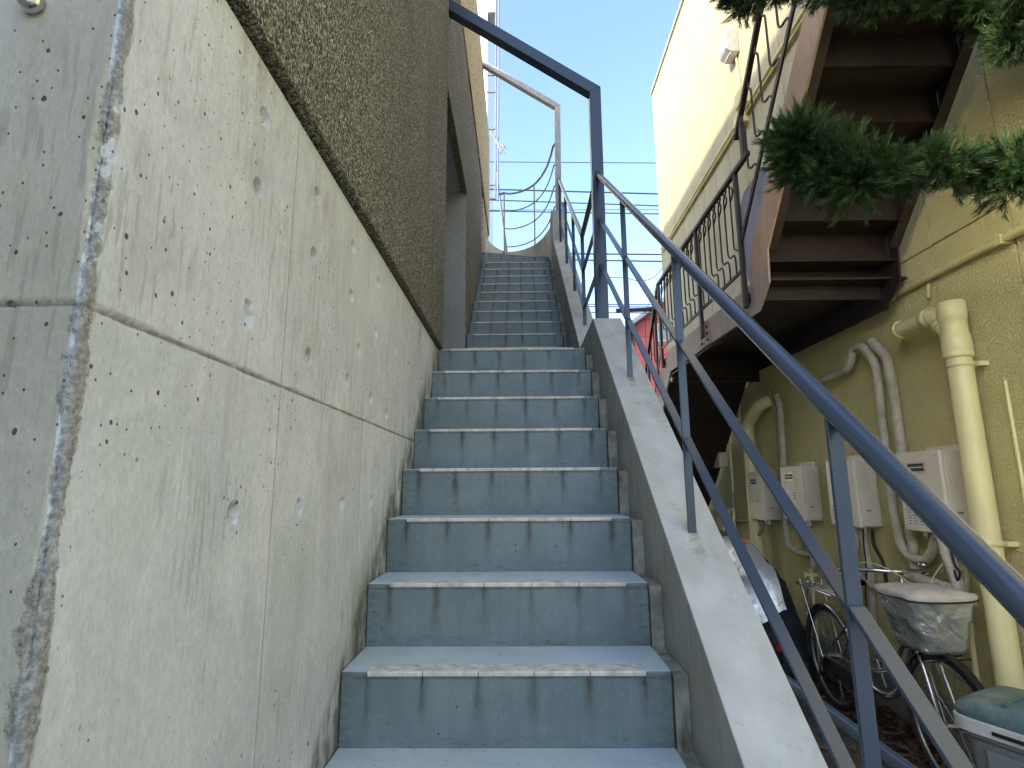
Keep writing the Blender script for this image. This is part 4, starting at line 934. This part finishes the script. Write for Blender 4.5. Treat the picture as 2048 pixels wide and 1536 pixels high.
for q in range(5): m.tube([B(.93 + q * .06, -.11, .645), B(.98 + q * .06, .11, .645)], .004, 5)
m.build('basket_support', M['black'], bk)
m = MB(); m.lathe([(.0001, -.035), (.02, -.03), (.032, 0), (.034, .03), (.02, .034), (.0001, .036)], B(1.13, -.07, .57), tuple(fwd), 18); m.build('headlight', M['alu'], bk)
m = MB(); m.box(0, 0, 0, .05, .008, .05); m.v = [tuple(B(.50 + v[0], -.04 + v[1], .44 + v[2])) for v in m.v]; m.build('sticker', M['teal'], bk)
# ================================================================ covered motorbike
mb_ = thing('covered_motorbike', (1.9, 4.95, 0), 'motorbike hidden under a black cover with a crumpled silver sheet on its near side', 'motorbike')
def loft(u0, u1, prof, mat, nm, amp, side=None):
    NL, NA = 40, 36; vs = []
    for i in range(NL + 1):
        t_ = i / NL; y_ = u0 + (u1 - u0) * t_; h, wv_ = prof(t_)
        for j in range(NA + 1):
            a = math.pi * j / NA; x_ = math.cos(a); z_ = math.sin(a) ** .75
            if side is not None and j < side: x_ = 1; 
            p = Vector((1.93 + x_ * wv_ * (1.15 - .35 * z_), y_, .06 + h * z_))
            dn = noise.noise(p * 5) * 1.3 + abs(noise.noise(p * 11)) * 1.1
            dr_ = Vector((x_, 0, z_ * .6)); vs.append(p + dr_ * amp * dn)
    fs = []
    for i in range(NL):
        for j in range(side or 0, NA): fs.append((i * (NA + 1) + j, i * (NA + 1) + j + 1, (i + 1) * (NA + 1) + j + 1, (i + 1) * (NA + 1) + j))
    m = MB(); m.add(vs, fs, True); return m.build(nm, mat, mb_)
pf = lambda t: ((.62 + .38 * math.sin(min(1, t * 1.5) * math.pi / 2) - .18 * max(0, t - .6) / .4) * min(1, .35 + 5 * t), .17 + .16 * math.sin(math.pi * min(1, t * 1.1 + .02)))
loft(4.32, 5.75, pf, M['cloth'], 'black_cover', .035)
pg = lambda t: tuple(a * b for a, b in zip(pf(.08 + t * .9), (.99, 1.42)))
loft(4.30, 5.75, pg, M['silver'], 'silver_sheet', .045, 17)
m = MB(); a_ = Vector((1.80, 4.75, 1.02)); m.add([a_, a_ + Vector((.07, .1, .035)), a_ + Vector((.10, .02, .0)), a_ + Vector((.01, -.07, -.04))], [(0, 1, 2, 3)]); o = m.build('orange_tag', M['orange'], mb_)
m = MB(); m.tube([(1.93, 4.48, .30), (1.93, 4.47, .31)], .001, 4)
for yy in (4.55, 5.45):
    m = MB(); m.tube([(1.93, yy + .24 * math.cos(2 * math.pi * k / 28), .27 + .24 * math.sin(2 * math.pi * k / 28)) for k in range(28)], .045, 8, closed=True); m.build('tyre', M['rubber'], mb_)
m = MB(); m.box(1.86, 4.30, .30, 1.98, 4.34, .34); m.build('tail_light', M['red'], mb_)
# ================================================================ bin
bp0 = Vector((1.70, 2.40, 0)); ux = Vector((.45, -.893, 0)).normalized(); uy = Vector((.893, .45, 0))
bn = thing('waste_bin', bp0, 'grey plastic waste bin with dusty teal lid and white rim beside the bicycle wheel', 'bin')
def BB(u, v, w): return bp0 + ux * u + uy * v + Vector((0, 0, w))
def sec(w, g, n=28, L=.46, Wd=.36, e=.3):
    return [BB(L / 2 + math.copysign(abs(math.cos(a)) ** e, math.cos(a)) * (L / 2 + g), Wd / 2 + math.copysign(abs(math.sin(a)) ** e, math.sin(a)) * (Wd / 2 + g), w) for a in [2 * math.pi * k / n for k in range(n)]]
def stack(rows_, mat, nm, capt=True):
    vs = []; n_ = 28
    for w, g in rows_: vs += sec(w, g)
    fs = [(j * n_ + i, j * n_ + (i + 1) % n_, (j + 1) * n_ + (i + 1) % n_, (j + 1) * n_ + i) for j in range(len(rows_) - 1) for i in range(n_)]
    if capt: fs.append(tuple(range((len(rows_) - 1) * n_, len(rows_) * n_)))
    m = MB(); m.add(vs, fs, True); o = m.build(nm, mat, bn)
    md = o.modifiers.new('e', 'EDGE_SPLIT'); md.split_angle = math.radians(35); return o
HB = .615
stack([(0, -.07), (.02, -.06), (HB - .09, -.018), (HB - .075, -.004), (HB - .055, -.004)], M['bin'], 'bin_body')
stack([(HB - .058, 0.0), (HB - .057, .012), (HB - .012, .014), (HB - .008, .004)], M['rimw'], 'bin_rim')
stack([(HB - .0075, .006), (HB + .012, .008), (HB + .035, -.004), (HB + .055, -.035), (HB + .062, -.06), (HB + .062, -.17)], M['lid'], 'bin_lid')
m = MB(); m.obox(BB(.23, -.016, HB - .035), ux * .09, uy * .004, Vector((0, 0, .006))); m.build('bin_latch', M['black'], bn)
m = MB(); m.obox(BB(.23, .012, HB - .22), ux * .13, uy * .006, Vector((0, 0, .11))); m.build('side_panel', M['bin'], bn, bevel=.004)
m = MB(); m.obox(BB(.17, .17, HB + .066), ux * .006, uy * .14, Vector((0, 0, .004))); m.build('lid_groove', M['lid'], bn)
# ================================================================ leaf litter
m = MB(); r2 = random.Random(5)
for k in range(1500):
    t_ = r2.random(); y_ = 2.3 + 2.4 * t_; x_ = 2.38 - abs(r2.gauss(0, .17)) if r2.random() < .85 else r2.uniform(1.2, 2.3); z_ = max(0.004, .05 * math.exp(-((2.38 - x_) / .15) ** 2) * r2.random())
    a = r2.random() * 6.28; L = r2.uniform(.018, .042); w_ = L * r2.uniform(.35, .6); cu = r2.uniform(.1, .6) * L
    d = Vector((math.cos(a), math.sin(a), r2.uniform(-.1, .35))); s_ = Vector((-d.y, d.x, r2.uniform(-.4, .4))); c = Vector((x_, y_, z_ + .01))
    m.add([c - d * L, c - s_ * w_ + Vector((0, 0, cu)), c + d * L + Vector((0, 0, cu * .5)), c + s_ * w_ + Vector((0, 0, cu))], [(0, 1, 2), (0, 2, 3)])
tag(m.build('leaf_litter', M['leaf'], fixn=False), 'brown dry leaves drifted along the foot of the yellow wall', 'leaves', kind='stuff')

# ================================================================ juniper
jt = thing('juniper_tree', (2.15, .95, 0), 'dark green juniper with needle-like sprays reaching in from the upper right', 'tree')
m = MB(); m.tube(smooth_path([(2.15, .95, 0), (2.12, .98, 1.0), (2.05, 1.05, 2.2), (2.0, 1.15, 3.2), (1.9, 1.3, 4.2), (1.85, 1.3, 5.2)], 6), [.10 - .0022 * k for k in range(31)], 12); m.build('trunk', M['bark'], jt)
limbs = {
 'a': [(2.03, 1.08, 2.35), (1.86, 1.55, 2.56), [(1.816,1.850,2.629)][0], [(1.589,1.900,2.674)][0], [(1.360,1.950,2.678)][0], [(1.202,2.000,2.743)][0], [(1.114,2.000,2.811)][0], [(1.097,2.000,2.882)][0]],
 'b': [(2.0, 1.15, 3.0), (1.8, 1.6, 3.25), [(2.120,2.000,3.514)][0], [(1.838,2.050,3.610)][0], [(1.574,2.100,3.655)][0], [(1.299,2.150,3.740)][0], [(1.072,2.200,3.784)][0], [(0.981,2.200,3.799)][0]],
 'c': [(2.0, 1.12, 2.9), (1.85, 1.5, 3.05), [(1.955,1.800,3.159)][0], [(1.840,1.800,3.129)][0]],
 'd': [(2.0, 1.15, 3.3), (1.8, 1.5, 3.6), [(1.986,2.000,3.717)][0], [(1.612,2.000,3.777)][0], [(1.290,2.100,3.900)][0]],
}
r3 = random.Random(11)
fol = MB(); fv = []; ff = []
def spray(p, d, L, den=620):
    d = d.normalized(); u = d.orthogonal().normalized(); w = d.cross(u)
    nb = max(12, int(L * den))
    bend = Vector((r3.uniform(-.35, .35), r3.uniform(-.35, .35), r3.uniform(-.15, .45)))
    for k in range(nb):
        t = k / nb; c = p + d * L * t + bend * L * t * t * .5
        a = k * 2.4 + r3.uniform(-.4, .4); o = u * math.cos(a) + w * math.sin(a)
        q = (d * 1.0 + bend * .6 * t + o * r3.uniform(.30, .75) * (1 - .45 * t)).normalized(); l = r3.uniform(.020, .046) * (1.1 - .3 * t)
        s = q.cross(Vector((r3.uniform(-1, 1), r3.uniform(-1, 1), r3.uniform(-1, 1)))).normalized() * .00100
        n0 = len(fv); mid = c + q * l * .5 + o * .002; fv.extend([c - s, c + s, mid + s * .9, mid - s * .9, c + q * l + bend * .008]); ff.extend([(n0, n0 + 1, n0 + 2, n0 + 3), (n0 + 3, n0 + 2, n0 + 4)])
twigs = []
def clothe(path, reach, per_m, rad, n_sp, skip=0.15, droop=0.0):
    """side twigs leave the limb; each ends in a ragged fan-shaped clump of its own size"""
    path = smooth_path(path, 6); tot = sum((a - b).length for a, b in zip(path, path[1:])); n_ = int(tot * per_m)
    for k in range(n_):
        t = min(1, skip + (1 - skip) * (k + r3.random()) / n_); f = t * (len(path) - 1); i = min(len(path) - 2, int(f)); p = path[i].lerp(path[i + 1], f - i); T_ = (path[i + 1] - path[i]).normalized()
        a = k * 2.4 + r3.uniform(-.5, .5); u = T_.orthogonal().normalized(); w = T_.cross(u); o = u * math.cos(a) + w * math.sin(a)
        ln = reach * r3.uniform(.25, 1.1) * (1 - .45 * t); d = (o + T_ * .7 + Vector((0, 0, -droop))).normalized()
        e = p + d * ln; twigs.append((p, p.lerp(e, .6) + Vector((0, 0, -.01)), e)); lump = .62 + .75 * max(0, min(1, .5 + 1.3 * noise.noise(p * 4.2 + Vector((1, 5, 2))))); ln *= .6 + .5 * lump; e = p + d * ln; R_ = rad * r3.uniform(.6, 1.2) * lump * (1 - .38 * t); m_ = max(4, int(n_sp * min(2.2, (R_ / rad) ** 2)))
        for q in range(m_):
            dd = Vector((r3.gauss(0, 1), r3.gauss(0, 1), r3.gauss(0, .8))).normalized(); dd = (dd + d * .55 + Vector((0, 0, -droop * .5 + .1))).normalized()
            spray(e + dd * R_ * r3.random() * .45 - d * R_ * .3, dd, R_ * r3.uniform(.45, .95))
clothe(limbs['a'], .105, 64, .108, 32, skip=.2, droop=.15)
clothe(limbs['b'], .13, 58, .105, 34, skip=.15, droop=.5)
clothe(limbs['c'], .10, 50, .08, 28, skip=.2, droop=.2)
clothe(limbs['d'], .15, 30, .10, 26, skip=.25, droop=.35)
for n__, cr_ in enumerate(([(1.9, 1.3, 4.0), (1.75, 1.7, 4.25), (1.6, 2.0, 4.2)], [(1.9, 1.3, 3.9), (2.1, 1.8, 4.0), (2.2, 2.1, 3.9)], [(1.9, 1.2, 4.4), (1.5, 1.4, 4.7), (1.2, 1.7, 4.75)], [(1.9, 1.2, 3.6), (1.5, 1.1, 3.9), (1.1, 1.2, 4.1)], [(1.9, 1.2, 4.1), (1.5, 1.5, 4.1), (1.25, 1.9, 4.15)], [(1.95, 1.3, 3.7), (2.1, 1.7, 3.65), (2.15, 2.0, 3.6)])):
    clothe(cr_, .30, 34, .16, 26, skip=.05); limbs['z%d' % n__] = cr_  # extra crown limbs out of view, added to shade the yellow wall
m = MB()
for p, q, e in twigs: m.tube([p, q, e], [.0035, .0025, .0012], 5)
o = m.build('twigs', M['bark'], jt, fixn=False); o['kind'] = 'stuff'
for k_, L_ in limbs.items():
    m = MB(); p = smooth_path(L_, 5); m.tube(p, [.022 * (1 - .75 * i / len(p)) + .003 for i in range(len(p))], 8); m.build('limb', M['bark'], jt)
fol.v = [tuple(v) for v in fv]; fol.f = ff; fol.sm = [False] * len(ff)
o = fol.build('foliage', M['foliage'], jt, fixn=False); o['kind'] = 'stuff'

# ================================================================ far things
# red house
YH = 22.0
rh = thing('red_house', (5.5, YH, 0), 'salmon-red house with a pale gabled roof seen in the gap beyond the parapet', 'house')
cc = [(4.783,22.000,7.970),(7.652,22.000,10.037),(10.248,22.000,8.170),(4.252,22.000,-0.982)]
xl_, zl_ = cc[0][0], cc[0][2]; xa, za = cc[1][0], cc[1][2]; xr = cc[2][0]; zr_ = cc[2][2]
m = MB(); m.prism([(xl_, 0), (xr, 0), (xr, zl_), (xa, za), (xl_, zl_)], 1, YH + .03, YH + 7); m.build('wall', M['joint'], rh)
px_ = .47; pz_ = .75; z_ = 3.0; 
while z_ < za:
    x_ = xl_
    while x_ < xr - .05:
        x2 = min(xr, x_ + px_); roofz = lambda x: zl_ + (za - zl_) * (x - xl_) / (xa - xl_) if x < xa else za - (za - zr_) * (x - xa) / (xr - xa)
        z2 = z_ + pz_; ta, tb_ = min(z2, roofz(x_)), min(z2, roofz(x2))
        if ta > z_ + .02 or tb_ > z_ + .02:
            m = MB(); m.prism([(x_ + .012, z_ + .012), (x2 - .012, z_ + .012), (x2 - .012, max(z_ + .013, tb_ - .012)), (x_ + .012, max(z_ + .013, ta - .012))], 1, YH, YH + .029); m.build('siding_panel', M['red_tile'], rh)
        x_ = x2
    z_ += pz_
for (ax, az, bx, bz_) in ((xl_ - .45, zl_ - .30, xa, za + .02), (xa, za + .02, xr + .45, zr_ - .3)):
    m = MB(); m.prism([(ax, az), (bx, bz_), (bx, bz_ + .18), (ax, az + .18)], 1, YH - .7, YH + 7.5); m.build('roof', M['roof'], rh)
wc = [(5.698,22.000,8.046),(5.986,22.000,7.294)]
m = MB(); m.box(wc[0][0], YH - .06, wc[1][2], wc[0][0] + .75, YH - .005, wc[0][2]); w_ = m.build('window', M['label'], rh)
m = MB(); m.box(wc[0][0] + .06, YH - .075, wc[1][2] + .06, wc[0][0] + .69, YH - .061, wc[0][2] - .06); m.build('pane', M['glass'], w_)
# white building behind the left walls
wb = [(-1.567,16.000,17.808),(-0.952,16.000,17.796),(-0.797,16.000,12.139)]
wt = thing('white_building', (wb[0][0], 16, 0), 'bright white building wall behind the pebble-dash building at the top left', 'building')
m = MB(); m.box(wb[0][0] - 5, 16, 0, [(-0.965,16.000,15.840)][0][0], 20, 24); m.build('wall', M['white'], wt)
wv = [(-0.798,15.980,18.575),(-0.679,15.980,17.215)]
m = MB(); m.box([(-0.962,15.900,17.299)][0][0], 15.9, wv[1][2], wv[1][0], 16.6, wv[1][2] + 3); m.build('balcony', M['roof'], wt)
# pole rack with rungs
mt = thing('pipe_rack', [(-0.430,9.600,6.834)][0], 'light grey vertical pipes with short brackets beside the left wall against the sky', 'pipe rack')
q = [(-0.407,9.600,12.000),(-0.421,9.600,6.875),(-0.345,9.600,11.999),(-0.373,9.600,6.874)]
m = MB(); m.tube([q[0], q[1]], .016, 8); m.build('pipe', M['far_grey'], mt); m = MB(); m.tube([q[2], q[3]], .016, 8); m.build('pipe', M['far_grey'], mt)
for p in [(-0.429,9.600,9.531),(-0.429,9.600,9.149),(-0.429,9.600,8.335),(-0.430,9.600,7.144),(-0.430,9.600,6.864),(-0.428,9.600,10.565)]:
    m = MB(); m.bar((p[0] - .16, 9.6, p[2]), (p[0] + .02, 9.6, p[2]), .03, .03, (0, 1, 0)); m.build('bracket', M['far_grey'], mt)
cl = thing('cable_bundle', [(-0.373,9.400,7.854)][0], 'tangled bundle of short cables sticking out beside the pipe rack', 'cable')
for k in range(9):
    a = [(-0.521,9.500,8.222)][0]; b = [(-0.366,9.450,7.940)][0]; e = Vector([(-0.250,9.400,7.747)][0]) + Vector((r3.uniform(-.07, .07), 0, r3.uniform(-.08, .08)))
    m = MB(); m.tube(smooth_path([a, Vector(b) + Vector((r3.uniform(-.03, .03), 0, r3.uniform(-.03, .03))), e], 5), .012, 5); m.build('cable', M['far_grey'], cl)
sp = [(-0.419,9.800,7.690),(-0.221,9.800,5.848)]
m = MB(); m.tube([Vector(sp[0]) + Vector((0, 0, 1.0)) * 0, sp[1], (sp[1][0] + .35, sp[1][1], 0)], [.014, .028, .035], 8); tag(m.build('slanted_stay', M['far_grey']), 'thin slanted grey pole leaning behind the curved parapet', 'pole')
# overhead wires
wires = [([(-2.176,14.000,10.475),(3.988,14.000,10.334)], .012, 'uppermost single wire crossing the sky'), ([(-1.463,14.000,9.637),(4.074,14.000,9.391)], .022, 'second overhead wire from the top, just above the curved railing'), ([(-1.460,14.000,9.320),(4.054,14.000,9.032)], .018, 'third overhead wire from the top'), ([(-1.457,14.000,8.975),(4.040,14.000,8.795)], .018, 'fourth overhead wire from the top'), ([(0.063,14.000,8.969),(4.048,14.000,8.928)], .009, 'thin wire close under the third one'), ([(0.866,14.000,7.682),(4.108,14.000,7.612)], .022, 'upper of the two wires level with the top step'), ([(0.863,14.000,7.509),(4.096,14.000,7.411)], .022, 'lower of the two wires level with the top step'), ([(1.935,18.000,7.596),(5.175,18.000,7.525)], .02, 'upper line of the wire bundle above the red house'), ([(1.932,18.000,7.507),(5.170,18.000,7.453)], .02, 'second line of the wire bundle above the red house'), ([(1.926,18.000,7.293),(4.479,18.000,7.247)], .02, 'lowest wire left of the red house')]
for pts, r, lab in wires:
    a, b = Vector(pts[0]), Vector(pts[1]); a, b = a + (a - b) * 3, b + (b - a) * 3
    P_ = [a.lerp(b, k / 12) - Vector((0, 0, .0)) for k in range(13)]
    m = MB(); m.tube(P_, r, 5); o = m.build('overhead_wire', M['wire'], org=P_[0]); tag(o, lab, 'wire', 'overhead wires')
m = MB(); m.tube(smooth_path([(2.824,18.000,8.562),(3.684,18.000,8.515),(4.195,18.000,8.400),(4.630,18.000,8.504),(4.938,18.000,8.792),(5.183,18.000,9.157)], 5), .014, 5); tag(m.build('overhead_wire', M['wire']), 'sagging wire curving up to the corner of the yellow building', 'wire', 'overhead wires')
m = MB(); m.tube([[(4.788,18.000,8.248)][0], [(4.310,18.000,7.267)][0]], .014, 5); tag(m.build('overhead_wire', M['wire']), 'short slanting drop wire above the red house', 'wire', 'overhead wires')
